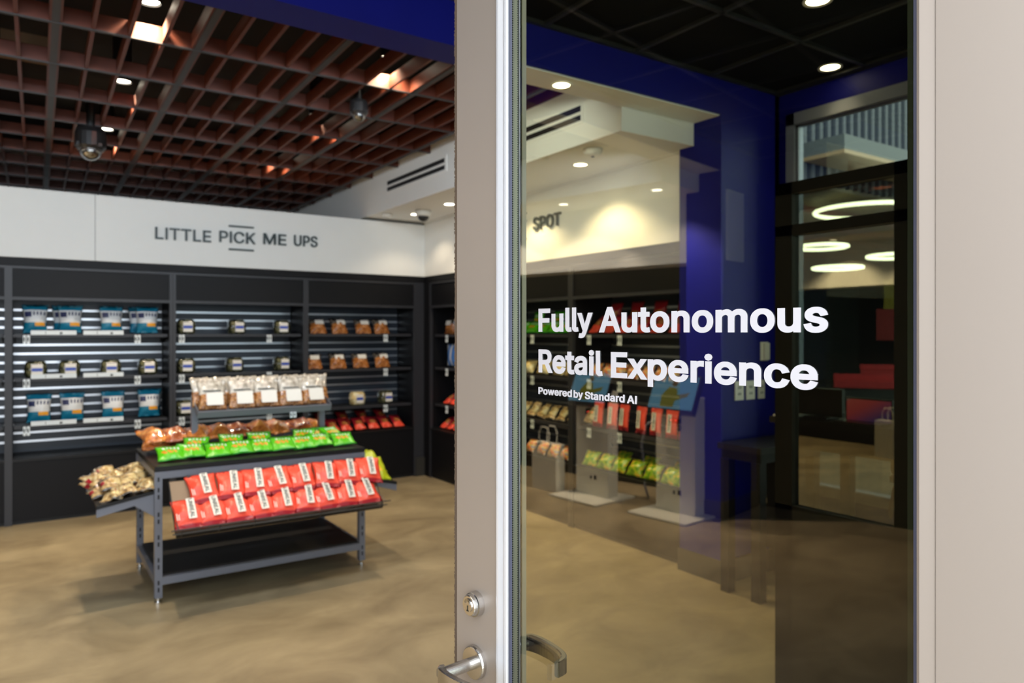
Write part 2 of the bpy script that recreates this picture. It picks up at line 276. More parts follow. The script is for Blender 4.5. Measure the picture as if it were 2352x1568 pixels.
# bold outlines for the door lettering
GB = {'A':(480,[[-21,-26,103,-26,153,116,326,116,377,-26,500,-26,294,535,183,535],[192,225,213,286,214,288,239,365,264,289,287,225]]),'E':(419,[[34,-26,401,-26,401,83,151,83,151,203,381,203,381,312,151,312,151,426,398,426,398,535,34,535]]),'F':(410,[[34,-26,151,-26,151,195,372,195,372,304,151,304,151,426,395,426,395,535,34,535]]),'I':(185,[[34,-26,151,-26,151,535,34,535]]),'P':(445,[[34,-26,151,-26,151,160,260,160,293,165,321,173,346,184,366,198,387,217,387,218,400,232,403,238,410,248,423,275,430,298,433,319,435,353,430,397,422,422,412,444,405,454,400,464,390,473,386,480,376,487,372,492,370,492,366,497,359,500,345,510,322,521,295,529,266,533,244,535,34,535],[151,268,151,426,238,426,262,424,286,416,302,403,310,389,316,372,318,363,318,332,316,323,311,308,305,296,300,290,298,290,284,278,282,278,276,274,249,268]]),'R':(449,[[34,-26,151,-26,151,172,232,172,236,163,237,162,241,153,242,152,246,143,248,142,251,134,253,133,257,122,259,122,262,112,264,112,268,103,269,102,273,93,274,92,278,83,280,82,284,72,286,71,290,62,291,62,295,52,296,52,338,-26,472,-26,432,48,422,64,419,71,418,72,415,80,413,80,410,88,409,88,406,96,404,97,401,104,400,105,397,112,395,113,392,121,391,122,388,129,386,130,383,137,382,138,379,146,377,146,374,154,373,154,370,162,368,163,365,170,364,171,361,178,359,179,356,187,355,188,352,195,350,196,351,198,364,205,384,220,401,239,412,257,424,280,430,302,434,327,435,361,434,376,430,402,424,424,405,460,401,466,384,485,370,495,368,499,349,509,346,512,322,522,297,530,256,534,34,535],[151,281,151,426,239,426,264,424,286,417,298,409,305,401,309,394,311,393,315,383,319,361,319,344,316,328,311,312,304,304,304,302,296,296,290,292,289,291,274,286,254,282]]),'S':(447,[[56,28,76,9,82,6,93,-3,119,-16,141,-24,191,-34,221,-35,249,-35,282,-30,309,-23,331,-14,357,-2,378,14,393,30,410,52,420,71,429,93,433,115,434,146,431,176,426,194,418,211,399,238,396,239,390,246,388,246,382,253,381,253,375,259,321,289,268,305,218,318,179,332,168,340,156,348,154,350,148,353,145,357,141,367,141,384,144,394,154,409,161,415,177,424,198,430,216,433,231,433,260,428,274,424,297,409,304,398,309,387,315,352,430,352,425,402,419,424,410,446,407,449,399,464,386,478,386,479,369,496,346,511,325,523,279,537,230,542,175,537,147,530,129,523,105,511,85,496,75,487,69,482,56,465,53,463,40,440,39,436,33,421,27,395,26,367,28,343,36,316,49,292,64,275,64,274,93,250,103,245,114,238,134,229,179,213,236,198,285,181,302,168,314,160,318,153,320,142,319,130,314,115,305,103,297,95,288,89,267,80,240,76,224,75,173,84,164,88,150,97,142,105,135,118,125,163,8,163,15,112,21,86,27,74,29,68,39,49,53,31,56,29]]),'a':(389,[[37,15,66,-11,82,-19,103,-26,136,-34,162,-35,182,-34,203,-30,226,-23,250,-7,251,-26,363,-26,362,275,354,315,343,337,341,338,335,350,312,374,295,385,244,405,191,410,126,400,92,388,61,365,46,352,44,347,41,345,23,317,6,274,111,244,136,283,159,298,198,304,229,298,244,283,249,259,247,257,227,252,173,246,117,236,64,216,21,176,9,146,5,128,4,110,4,92,10,65,16,47],[126,86,124,88,119,103,124,122,144,135,178,142,202,145,235,150,265,157,250,149,250,139,239,103,238,100,224,87,216,82,197,74,179,71,169,71,140,76]]),'b':(424,[[27,-26,138,-26,138,-2,161,-20,189,-30,207,-33,227,-34,258,-33,283,-27,285,-25,304,-19,327,-7,345,7,368,30,376,43,381,49,394,74,405,102,411,127,415,157,416,178,415,221,414,231,411,251,404,278,396,297,395,302,382,326,370,341,366,347,345,369,340,372,328,383,304,395,274,405,257,409,206,410,174,403,163,398,156,395,154,392,140,382,140,535,27,535],[171,91,160,102,149,124,139,167,139,212,144,236,149,254,161,276,175,290,186,297,197,301,214,304,234,303,246,300,264,290,280,275,288,261,295,242,300,222,302,182,300,156,292,125,288,120,286,113,273,94,271,94,255,80,246,76,225,73,198,75,185,80]]),'c':(396,[[60,31,89,4,92,2,103,-7,125,-18,152,-28,176,-33,209,-34,267,-27,276,-23,308,-7,322,-1,362,40,376,68,376,70,384,85,384,87,392,102,392,104,400,118,398,120,289,148,270,103,254,86,235,77,208,72,197,73,179,76,172,79,161,86,152,94,138,113,133,124,124,158,122,187,122,202,125,221,132,249,138,263,140,264,152,282,164,292,178,299,191,303,208,304,234,300,254,290,269,274,288,232,292,232,399,260,362,338,320,378,291,392,289,392,280,397,278,397,269,402,214,410,177,409,150,403,127,395,102,382,98,377,82,367,61,346,50,331,47,329,34,304,32,303,20,275,11,230,8,185,10,155,13,135,22,97,25,92,32,73,34,72,44,52]]),'d':(424,[[68,17,78,8,86,3,94,-4,112,-14,116,-18,144,-28,167,-33,197,-34,218,-33,236,-30,251,-25,266,-19,286,-2,287,-26,398,-26,398,535,285,535,285,381,264,397,247,404,219,410,180,410,168,409,155,406,121,395,97,383,78,366,77,366,58,348,50,335,44,327,31,304,25,289,13,249,8,215,8,185,9,154,14,122,20,104,31,73,47,45,49,44,59,28,68,19],[156,90,139,111,128,140,125,153,122,188,122,206,125,228,132,252,138,265,149,280,158,289,170,296,184,302,198,304,218,303,239,297,255,285,270,266,275,255,283,228,286,197,285,169,281,144,275,123,268,108,263,101,257,96,257,95,245,84,227,75,209,73,182,75,169,80,165,84,161,86,158,90]]),'e':(404,[[60,31,83,8,95,-1,98,-2,103,-7,125,-17,154,-28,179,-33,215,-34,256,-31,296,-19,325,-4,336,6,341,8,356,23,356,25,367,36,376,50,384,66,399,110,294,134,271,100,267,92,245,77,213,72,195,73,185,75,165,83,155,90,149,97,147,97,143,104,139,107,132,119,126,140,126,143,397,143,397,204,395,233,408,242,394,243,388,272,382,290,374,311,365,323,363,329,361,331,352,345,335,362,334,362,331,365,311,380,309,383,274,399,258,404,233,409,176,409,151,404,121,392,120,391,101,381,89,371,80,366,78,363,59,344,57,340,44,325,43,320,32,304,26,290,26,285,20,274,13,246,8,212,8,162,14,125,22,97,32,73,44,55,45,50,60,32],[128,246,131,257,137,268,144,277,161,292,170,298,182,302,211,304,230,301,248,293,262,279,269,268,274,260,278,244]]),'i':(167,[[27,-26,140,-26,140,405,27,405],[35,434,83,415,133,434,154,482,154,484,136,526,134,532,85,552,35,532,12,483]]),'l':(189,[[54,2,56,2,73,-13,76,-13,91,-22,114,-27,136,-28,168,-27,212,-17,191,82,149,78,143,81,140,98,140,535,27,535,27,81,28,59,34,37,42,19,45,17]]),'m':(610,[[27,-26,140,-26,140,252,147,273,167,293,172,297,199,304,208,304,221,302,231,296,241,286,247,272,248,-26,361,-26,361,247,369,278,387,296,419,304,439,302,455,294,464,284,468,269,470,256,470,-26,583,-26,582,274,579,302,573,322,563,343,557,350,553,358,539,374,538,374,526,386,513,392,510,395,474,409,457,411,426,412,401,409,385,405,355,392,331,374,321,363,317,365,317,367,304,382,299,384,287,394,268,404,244,411,216,412,161,400,138,383,138,405,27,405]]),'n':(410,[[27,-26,140,-26,140,242,148,270,162,288,180,298,190,301,206,303,228,302,236,299,248,292,260,279,265,268,269,254,270,-26,383,-26,382,267,379,288,373,312,368,322,365,332,352,354,325,381,320,383,309,392,290,400,270,406,244,410,209,410,179,404,158,396,138,384,138,405,27,405]]),'o':(415,[[60,31,83,8,95,0,103,-7,129,-19,152,-28,176,-33,204,-34,230,-34,263,-28,290,-18,313,-7,328,6,332,8,354,30,365,45,368,47,379,68,380,69,392,95,402,130,407,167,406,221,402,246,394,277,389,287,384,299,369,326,364,332,353,347,333,367,329,369,314,382,288,395,262,404,238,409,177,409,153,404,127,395,102,382,95,375,82,367,61,346,50,331,47,329,36,308,35,307,20,275,14,245,10,220,8,185,10,155,13,135,22,97,27,87,32,73,40,62,44,52],[155,91,141,109,132,125,124,158,122,187,123,209,128,235,134,253,138,263,140,264,153,283,155,283,161,290,164,291,170,296,182,301,200,304,224,303,242,297,263,282,266,278,271,272,283,249,288,231,293,200,293,175,290,154,283,126,276,112,264,95,245,80,236,76,212,72,191,74,172,79]]),'p':(424,[[27,-169,140,-169,140,-4,156,-16,159,-18,175,-26,191,-30,232,-34,258,-33,281,-28,309,-17,310,-16,329,-5,340,5,348,9,366,28,374,41,381,49,395,75,406,108,411,127,415,157,415,221,411,251,404,278,391,309,390,310,381,328,368,344,366,348,346,368,331,379,328,383,306,393,306,395,282,403,256,409,206,410,174,403,158,396,138,380,138,405,27,405],[172,90,162,100,149,124,139,167,139,212,144,236,149,254,162,277,175,290,186,297,206,303,214,304,234,303,246,300,264,290,280,275,292,253,295,242,300,222,302,182,300,156,292,125,284,109,273,94,271,94,255,80,246,76,226,73,202,74,185,80]]),'r':(259,[[27,-26,140,-26,140,248,142,254,148,269,149,269,172,292,208,300,227,298,269,292,269,410,193,410,155,399,139,389,138,389,138,405,27,405]]),'s':(365,[[48,14,57,5,72,-6,102,-22,121,-28,143,-31,180,-34,225,-31,270,-19,297,-3,306,3,324,20,344,47,356,84,357,105,356,131,350,151,339,173,330,182,327,188,308,204,287,218,253,230,177,248,174,251,138,265,135,272,136,285,147,296,165,305,189,307,212,303,224,298,241,272,242,269,248,261,249,258,255,251,255,248,359,271,339,326,329,343,318,358,307,369,279,389,248,403,212,410,161,410,143,407,123,402,87,386,69,374,53,358,53,356,42,344,39,338,33,331,25,310,21,286,21,260,22,250,28,228,39,208,51,193,51,191,73,173,78,172,91,163,115,152,153,142,204,131,216,124,234,117,242,99,237,90,230,83,221,78,196,71,168,71,147,77,139,81,129,91,123,102,111,137,6,114,4,113,15,71,21,53,33,33,42,21,48,16]]),'t':(227,[[73,3,94,-13,96,-13,114,-22,140,-29,165,-30,197,-29,244,-18,223,83,219,84,184,77,172,76,157,82,152,99,152,301,230,301,230,405,152,405,152,497,39,497,39,405,-20,405,-20,301,39,301,39,87,40,71,47,42,52,33,52,31,59,18,64,15]]),'u':(410,[[70,12,72,12,85,-1,109,-16,140,-27,158,-30,180,-31,200,-31,230,-25,252,-16,271,-4,272,-26,383,-26,383,405,270,405,270,143,268,126,265,119,258,106,251,98,251,96,244,89,229,81,220,78,204,76,181,78,173,80,165,85,154,95,153,98,149,102,144,113,141,125,140,405,27,405,27,135,28,110,31,89,36,69,46,47,58,27,62,23]]),'w':(567,[[119,-26,219,-26,283,202,285,202,295,159,348,-26,448,-26,580,405,460,405,398,180,336,405,232,405,181,224,170,178,107,405,-12,405]]),'x':(379,[[-29,-26,105,-26,172,73,185,97,187,100,188,99,190,102,196,93,210,69,229,41,230,38,251,8,252,5,273,-26,408,-26,253,192,401,405,268,405,238,358,235,357,210,319,190,285,169,320,157,338,156,341,150,349,149,352,143,359,142,362,136,370,136,373,130,380,129,383,121,393,115,405,-20,405,4,369,7,368,10,362,12,360,15,354,17,352,20,346,22,345,25,339,43,315,48,307,50,305,64,284,66,283,90,247,92,245,97,237,99,236,102,230,104,228,107,222,125,198,127,194,121,187,112,173,106,166,93,146,87,139,79,125,73,118,70,112,67,111,64,105,58,98,55,92,53,91,50,85,48,83,45,77,39,70,36,64,34,63,31,57,25,50,22,44,19,43,16,37,14,35,13,31,10,30,7,24,5,22,2,16,0,15,-3,9,-5,7]]),'y':(389,[[15,-159,61,-169,91,-171,97,-171,149,-161,197,-125,229,-66,232,-55,239,-40,242,-30,245,-24,248,-14,255,1,258,12,265,27,268,37,274,52,277,63,284,78,287,88,290,93,293,104,300,119,303,129,310,144,313,155,319,170,322,180,325,186,328,196,335,211,338,222,345,237,348,247,355,262,409,405,286,405,227,239,217,213,214,204,207,186,205,177,200,167,195,148,103,405,-21,405,136,-1,127,-26,126,-27,110,-56,98,-63,41,-58]])}
# semi-bold outlines for signs and packets
GS = {'A':(480,[[3,-9,91,-9,141,133,338,133,388,-9,476,-9,283,518,194,517],[168,208,202,304,202,307,223,370,238,424,239,424,255,370,269,329,269,326,311,208]]),'C':(510,[[96,58,123,32,129,29,145,17,173,2,202,-8,232,-14,265,-16,307,-13,337,-6,359,2,379,11,404,28,419,41,421,41,436,56,457,87,466,104,478,141,484,169,402,169,382,119,359,97,359,95,352,88,313,68,267,62,243,63,226,67,207,74,188,83,187,86,172,95,169,100,157,110,142,131,139,138,133,149,130,157,124,170,118,194,113,229,112,255,117,308,124,335,133,362,135,362,145,381,149,386,154,395,171,412,178,416,190,425,199,430,204,434,224,441,244,445,267,447,313,440,352,421,360,413,360,411,382,390,402,339,484,339,478,371,468,398,457,422,433,454,420,468,418,468,406,479,380,497,359,507,329,517,307,522,284,524,265,525,232,523,196,515,194,513,175,507,145,492,118,472,103,456,102,456,79,427,61,397,48,365,39,332,33,296,31,251,33,212,39,176,49,141,63,108,71,96,77,84]]),'E':(419,[[51,-9,384,-9,384,66,134,66,134,220,364,220,364,295,134,295,134,443,381,443,381,518,51,518]]),'I':(185,[[51,-9,134,-9,134,518,51,518]]),'K':(467,[[51,-9,134,-9,134,164,194,226,196,230,199,228,202,222,220,200,222,194,240,172,243,166,260,143,263,137,280,114,283,108,300,86,304,80,306,78,307,75,310,73,311,70,313,68,315,64,317,63,318,59,321,58,324,52,326,50,328,46,330,45,331,41,334,40,335,36,337,34,340,28,342,27,367,-9,466,-9,438,32,436,34,434,37,432,39,430,42,428,44,426,48,424,49,423,53,420,54,419,58,417,60,415,64,413,65,412,69,409,70,408,74,406,76,404,79,402,81,400,84,398,86,396,90,394,91,393,95,390,96,389,100,387,102,385,106,381,110,379,114,377,115,376,119,373,120,372,124,370,126,368,130,343,162,342,166,340,168,338,172,336,173,334,177,332,178,330,182,328,184,327,187,324,189,323,192,321,194,319,198,317,199,316,203,313,204,312,208,310,210,308,214,306,215,304,219,302,220,300,224,296,228,294,232,292,234,291,238,288,239,287,243,285,244,283,248,281,250,280,253,255,286,255,288,468,518,360,518,346,504,346,502,337,494,337,492,328,484,328,483,320,475,320,474,311,466,311,464,302,456,302,454,294,447,294,445,285,437,285,436,276,427,276,426,268,418,268,417,258,408,258,407,250,399,250,397,240,389,240,388,232,380,232,378,223,370,223,369,214,360,214,359,206,352,206,350,168,310,168,309,164,306,164,304,160,301,160,300,156,297,156,295,153,292,153,291,149,288,149,286,145,283,134,268,134,518,51,518]]),'L':(393,[[51,-9,370,-9,370,66,134,66,134,518,51,518]]),'M':(628,[[51,-9,131,-9,130,376,162,286,271,14,280,-9,348,-9,372,54,394,106,394,110,400,123,401,127,422,178,423,183,429,196,430,200,457,268,458,273,464,286,474,316,496,376,495,332,495,-9,577,-9,577,518,469,517,405,348,402,342,401,338,398,333,397,328,394,323,394,318,390,313,390,309,387,304,386,299,383,294,382,289,363,241,362,237,359,232,358,227,355,222,354,217,352,212,351,208,348,202,347,198,344,192,316,104,314,104,309,124,283,197,159,517,51,518]]),'N':(523,[[51,-9,134,-9,134,305,131,392,196,282,202,275,202,272,229,232,230,228,257,188,258,185,285,144,286,142,312,101,313,98,318,93,318,90,340,58,341,54,346,49,346,46,351,41,352,38,368,14,381,-8,382,-9,472,-9,472,518,390,518,390,154,391,120,390,121,372,154,348,190,348,193,343,198,342,202,328,223,323,232,292,279,288,288,262,326,258,335,232,373,228,382,202,420,202,424,172,468,172,471,142,515,142,518,51,518]]),'O':(533,[[97,57,120,35,129,29,141,20,177,1,202,-8,232,-14,265,-16,293,-15,331,-8,361,2,388,17,414,35,436,57,441,65,455,82,465,100,471,108,485,141,496,181,500,213,502,241,500,294,496,327,486,365,475,389,473,395,458,420,457,425,436,450,436,452,415,473,391,491,359,507,331,517,301,523,265,525,232,523,202,517,175,507,143,491,122,475,95,448,93,443,79,427,61,397,48,365,39,332,33,296,31,251,33,212,39,176,49,141,63,108,71,96,79,82,91,68],[175,93,152,117,143,129,142,134,134,145,124,170,117,199,112,252,114,287,119,319,133,360,141,373,142,377,156,395,157,398,172,413,180,418,188,425,207,435,227,442,265,447,302,443,326,435,343,426,358,415,361,413,376,398,397,366,411,334,416,314,420,288,421,234,416,194,409,170,407,167,402,152,386,124,382,119,376,110,361,95,358,94,343,83,330,77,326,74,309,68,286,62,265,62,243,63,226,67,207,74,188,83,183,89]]),'P':(445,[[51,-9,134,-9,134,177,260,178,292,182,314,189,337,199,359,214,364,220,371,225,384,239,398,260,406,280,413,301,416,322,418,350,413,394,407,414,400,432,388,451,369,472,367,472,357,483,342,491,339,494,315,506,292,512,262,516,240,518,51,518],[134,251,134,443,239,443,264,441,294,430,313,415,324,400,333,377,335,364,335,331,334,321,324,296,320,287,312,278,310,278,295,265,287,261,274,256,252,252]]),'R':(449,[[51,-9,134,-9,134,189,240,190,243,187,246,178,248,178,258,157,259,156,263,148,264,147,268,138,270,137,274,128,275,127,280,117,281,116,285,107,286,106,290,97,292,96,295,88,297,87,300,78,302,77,306,66,308,66,312,57,313,56,348,-9,443,-9,327,204,327,205,336,208,348,216,355,220,372,232,388,250,400,270,400,273,407,285,412,298,417,325,418,349,418,372,414,399,408,418,397,439,396,440,388,456,370,474,369,474,355,486,348,490,338,497,318,505,294,513,262,516,241,518,51,518],[134,264,134,443,240,443,265,441,292,433,304,426,314,418,327,400,328,394,330,391,335,369,336,343,334,325,329,310,321,296,311,286,310,286,304,280,291,274,268,267,257,265,236,264]]),'S':(447,[[66,42,86,23,90,21,103,11,126,0,146,-8,192,-17,221,-18,249,-18,281,-13,305,-7,348,13,354,18,364,25,382,43,395,60,405,79,412,97,416,115,417,150,414,171,410,188,402,204,390,219,387,225,364,246,315,273,262,289,217,300,172,316,164,323,151,330,150,333,137,340,136,342,132,346,125,363,124,381,126,396,135,412,148,426,171,440,195,447,215,450,240,449,265,444,282,439,294,431,297,430,311,418,318,408,326,392,330,369,411,369,408,401,402,421,394,439,384,456,379,459,375,466,357,483,348,489,339,496,319,507,276,520,235,525,219,525,178,520,155,515,136,507,114,496,103,487,97,484,88,475,81,471,68,454,62,444,60,440,57,435,50,418,44,395,43,365,45,347,53,319,57,315,63,301,78,285,78,283,96,270,98,267,109,261,112,258,125,251,131,249,144,243,181,230,243,213,292,197,327,171,334,157,337,141,336,128,327,105,317,90,306,81,286,69,270,63,243,59,221,58,169,67,156,72,141,83,128,96,118,113,111,146,27,146,32,113,37,93,47,70,57,53,63,47]]),'T':(449,[[184,-9,266,-9,266,443,426,443,426,518,23,518,23,443,184,443]]),'U':(517,[[104,40,126,21,142,13,144,10,176,-5,202,-11,226,-16,256,-17,284,-17,322,-10,343,-4,364,5,390,21,400,30,408,35,425,52,438,72,440,73,452,98,460,122,466,151,466,518,384,518,384,167,381,147,374,127,361,104,354,97,354,96,341,85,328,76,312,69,296,64,262,61,242,61,222,64,204,70,190,76,166,94,166,95,156,106,141,132,136,147,133,167,133,518,51,518,51,171,53,145,57,122,65,98,77,75,83,67,85,62,92,52,104,41]]),'W':(686,[[148,-9,237,-9,326,316,342,388,359,318,448,-9,537,-9,682,518,596,518,508,175,499,138,493,107,490,114,470,204,387,518,299,518,206,162,194,106,167,216,89,517,4,518]])}
# ------------------------------------------------------------------ lettering
def text_mesh(name, words, mname, cap, depth=.002, bold=False, sp=0.0):
    """words: [(string, x0, x1, z0)]; each fitted between x0 and x1 on baseline z0; lies in local XZ, facing -Y."""
    cu = bpy.data.curves.new(name, 'CURVE'); cu.dimensions = '2D'; cu.fill_mode = 'BOTH'; cu.extrude = depth/2
    GL = GB if bold else GS; e = 26 if bold else 9; k = cap/(509+2*e)
    for (st, x0, x1, z0) in words:
        adv = 0; gl = []
        for ch in st:
            a, sps = GL[ch]; gl.append((adv, sps)); adv += a+sp+e*.9
        xs = [ad+q for ad, sps in gl for s_ in sps for q in s_[0::2]]
        lo, hi = min(xs), max(xs); sx = (x1-x0)/(hi-lo)
        for ad, sps in gl:
            for s_ in sps:
                n = len(s_)//2; spl = cu.splines.new('POLY'); spl.points.add(n-1); spl.use_cyclic_u = True
                for i in range(n): spl.points[i].co = (x0+(ad+s_[2*i]-lo)*sx, z0+(s_[2*i+1]+e)*k, 0, 1)
    o = bpy.data.objects.new(name, cu); C.objects.link(o)
    bpy.context.view_layer.update()
    me = bpy.data.meshes.new_from_object(o.evaluated_get(bpy.context.evaluated_depsgraph_get()))
    bpy.data.objects.remove(o); bpy.data.curves.remove(cu)
    me.transform(Matrix.Rotation(math.radians(90), 4, 'X')); me.name = name
    me.materials.clear(); me.materials.append(M[mname])
    for p in me.polygons: p.material_index = 0
    return me
def obj(name, me, parent=None, loc=None):
    o = bpy.data.objects.new(name, me); C.objects.link(o)
    if parent: o.parent = parent
    if loc: o.location = loc
    return o

# ------------------------------------------------------------------ setting
XL = -4.75
struct('floor', B('concrete', (XL, 4.2, -3.5, 9.6, -.05, 0)))
struct('ceiling', B('black_void', (XL, 4.5, .2, 9.6, 3.62, 3.66)))
struct('wall_back', B('black_panel', (XL, 4.5, 7.52, 7.6, 0, 2.16)).m('white_paint').box(XL, 4.5, 9.5, 9.6, 0, 3.62))
struct('wall_left', B('black_panel', (XL-.1, XL, .2, 9.6, 0, 3.62)))
struct('wall_right', B('blue_paint', (4.146, 4.26, .2, .55, 0, 3.4), (4.146, 4.26, 2.887, 2.97, 0, 3.4), (4.146, 4.26, .55, 2.887, 2.96, 3.4), (4.146, 4.26, .55, 2.887, 0, .54)).m('black_panel').box(4.1, 4.26, 2.97, 9.6, 0, 3.62))
# blue portal between the black-tiled entrance bay and the shop: bulkhead and wall stub
struct('wall_portal', B('blue_paint', (XL, 4.146, 2.97, 3.18, 2.90, 3.45), (3.57, 4.146, 2.97, 3.31, .14, 2.90), (-4.7, -4.05, 2.97, 3.31, .14, 2.9)))
struct('baseboard_portal', B('dark_baseboard', (3.56, 4.14, 2.955, 3.32, 0, .142), (-4.7, -4.04, 2.955, 3.32, 0, .142)))
struct('trim_soffit', B('white_paint', (1.9, 3.57, 2.985, 3.19, 2.893, 2.90)))
struct('trim_left_soffit', B('white_paint', (-4.0, -1.9, 2.985, 3.19, 2.893, 2.90)))
# white soffit beam along the right wall with downlights underneath
struct('trim_beam', B('white_paint', (2.944, 3.6, 3.19, 7.2, 2.75, 3.3), (3.6, 4.1, 3.31, 7.2, 2.74, 3.3), (2.944, 4.1, 7.2, 9.5, 2.75, 3.3)))
# front storefront wall left of the open doorway: tall panes between posts
f = MB().m('alu')
for x in (-3.6, -2.55, -1.5, .90, 1.95, 3.0, 4.05): f.box(x-.03, x+.03, .2, .3, 0, 3.1)
f.box(-3.6, 4.05, .2, .3, 3.07, 3.12); f.m('black_panel').box(XL, 4.2, .2, .3, 3.12, 3.62); f.box(XL, -3.6, .2, .3, 0, 3.12)
f.box(4.05, 4.2, .2, .3, 0, 3.12)
struct('wall_front', f)
struct('window_1', B('front_glass', (-3.57, -2.58, .245, .255, .02, 3.07), (-2.52, -1.53, .245, .255, .02, 3.07), (.93, 1.92, .245, .255, .02, 3.07), (1.98, 2.97, .245, .255, .02, 3.07), (3.03, 4.02, .245, .255, .02, 3.07)))
# black lay-in ceiling of the entrance bay
f = MB().m('black_tile').box(XL, 4.146, .2, 2.97, 3.13, 3.2)
struct('ceiling_entrance', f)
f = MB().m('tbar')
for k in range(-12, 3):
    x = 2.834+.63*k
    f.box(x-.012, x+.012, .3, 2.97, 3.112, 3.13); 
for y in (.46, 1.09, 1.72, 2.35): f.box(XL, 4.146, y-.012, y+.012, 3.112, 3.13)
f.box(XL, 4.146, 2.945, 2.97, 3.11, 3.13); f.box(4.12, 4.146, .3, 2.97, 3.11, 3.13)
struct('trim_ceiling_grid', f)
# wood slat ceiling grid of the shop
f = MB()
RZ = Matrix.Translation((.134, 4.03, 0)) @ Matrix.Rotation(math.radians(-.8), 4, 'Z')
Z0 = 3.12
y0, y1 = -.85, 5.4
for k in range(-30, 18):
    x = .1655*k
    if x < -4.8 or x > 2.82: continue
    if k % 4 == 0:
        f.m('grid_metal').box(x-.017, x+.017, y0, y1, Z0-.004, Z0+.05, RZ)
        f.m('grid_wood').box(x-.028, x-.017, y0, y1, Z0, Z0+.08, RZ); f.box(x+.017, x+.028, y0, y1, Z0, Z0+.08, RZ)
    else:
        f.m('grid_wood').box(x-.009, x+.009, y0, y1, Z0, Z0+.08, RZ)
ys = [3.66, 4.321, 4.985, 5.66, 6.31, 6.91, 7.5, 8.1, 8.7, 9.3]
for y in ys:
    f.m('grid_metal').box(-4.8, 2.86, y-4.03-.011, y-4.03+.011, Z0-.006, Z0+.001, RZ)
    f.m('grid_wood').box(-4.8, 2.86, y-4.03-.009, y-4.03+.009, Z0, Z0+.085, RZ)
struct('ceiling_wood_grid', f)

# ------------------------------------------------------------------ daylight window in the right wall of the entrance bay
f = MB().m('alu_cool')
wy0, wy1, wz0, wz1 = .55, 2.887, .54, 2.96
for a in ((wy0, wy0+.06, wz0, wz1), (wy1-.06, wy1, wz0, wz1), (wy0, wy1, wz0, wz0+.06), (wy0, wy1, wz1-.075, wz1), (1.72, 1.77, wz0, wz1)): f.box(4.10, 4.2, *a)
wr = f.build('window_2'); wr['kind'] = 'structure'
B('gasket', (4.12, 4.135, wy0+.06, wy0+.075, wz0+.06, wz1-.075), (4.12, 4.135, wy1-.075, wy1-.06, wz0+.06, wz1-.075), (4.12, 4.135, wy0+.06, wy1-.06, wz1-.09, wz1-.075)).build('gasket', wr)
B('window_glass', (4.125, 4.131, wy0+.06, wy1-.06, wz0+.06, wz1-.075)).build('pane', wr)

# ------------------------------------------------------------------ white header signs over the shelving
t = thing('header_sign', 'long white header board reading LITTLE PICK ME UPS above the back shelving', 'sign', (0, 7.05, 2.16))
B('white_paint', (-4.1, 3.62, 0, .16, 0, .56)).m('slot_dark').box(.507, .510, -.001, 0, 0, .56).build('board', t)
for q in (('LITTLE', .967, 1.431, .218), ('PICK', 1.503, 1.828, .228), ('ME', 1.901, 2.118, .236), ('UPS', 2.195, 2.427, .240)): obj('lettering', text_mesh('lettering', [q], 'sign_dark', .105, .02), t, (0, -.012, 0))
for z in (.376, .160): B('sign_dark', (1.587, 1.812, -.02, 0, z, z+.015)).build('underline', t)
t = thing('header_sign', 'white header board ending in the word SPOT, lit by downlights, above the right shelving', 'sign', (3.62, 7.05, 2.16), -math.pi/2)
B('white_paint', (0, 3.69, 0, .3, 0, .59)).build('board', t)
for q in (('SWEET', 1.36, 1.93, .262), ('SPOT', 2.048, 2.421, .262)): obj('lettering', text_mesh('lettering', [q], 'sign_dark', .108, .02), t, (0, -.012, 0))
for z in (.42, .196): B('sign_dark', (1.66, 1.93, -.02, 0, z, z+.015)).build('underline', t)
t = thing('header_sign', 'blank white header board on the far left wall, seen mirrored in the door glass', 'sign', (-4.1, 7.05, 2.16))
B('white_paint', (-.3, 0, -4.1, 0, 0, .59)).build('board', t)
B('white_paint', (0, .65, -3.86, 2.4, .59, 1.1)).build('soffit', t)

# ------------------------------------------------------------------ air vents in the soffit beam
def vent(y0, y1, z0, label):
    t = thing('air_vent', label, 'vent', (2.944, (y0+y1)/2, z0))
    h = (y1-y0)/2
    B('white_paint', (-.006, 0, -h-.03, h+.03, -.02, .12)).build('frame', t)
    B('slot_dark', (-.009, -.004, -h, h, .0, .035), (-.009, -.004, -h, h, .058, .095)).build('slot', t)
vent(5.35, 6.5, 2.925, 'white twin-slot air vent in the soffit beam left of the door stile')
vent(3.56, 4.6, 2.90, 'white twin-slot air vent in the soffit beam seen through the door glass')

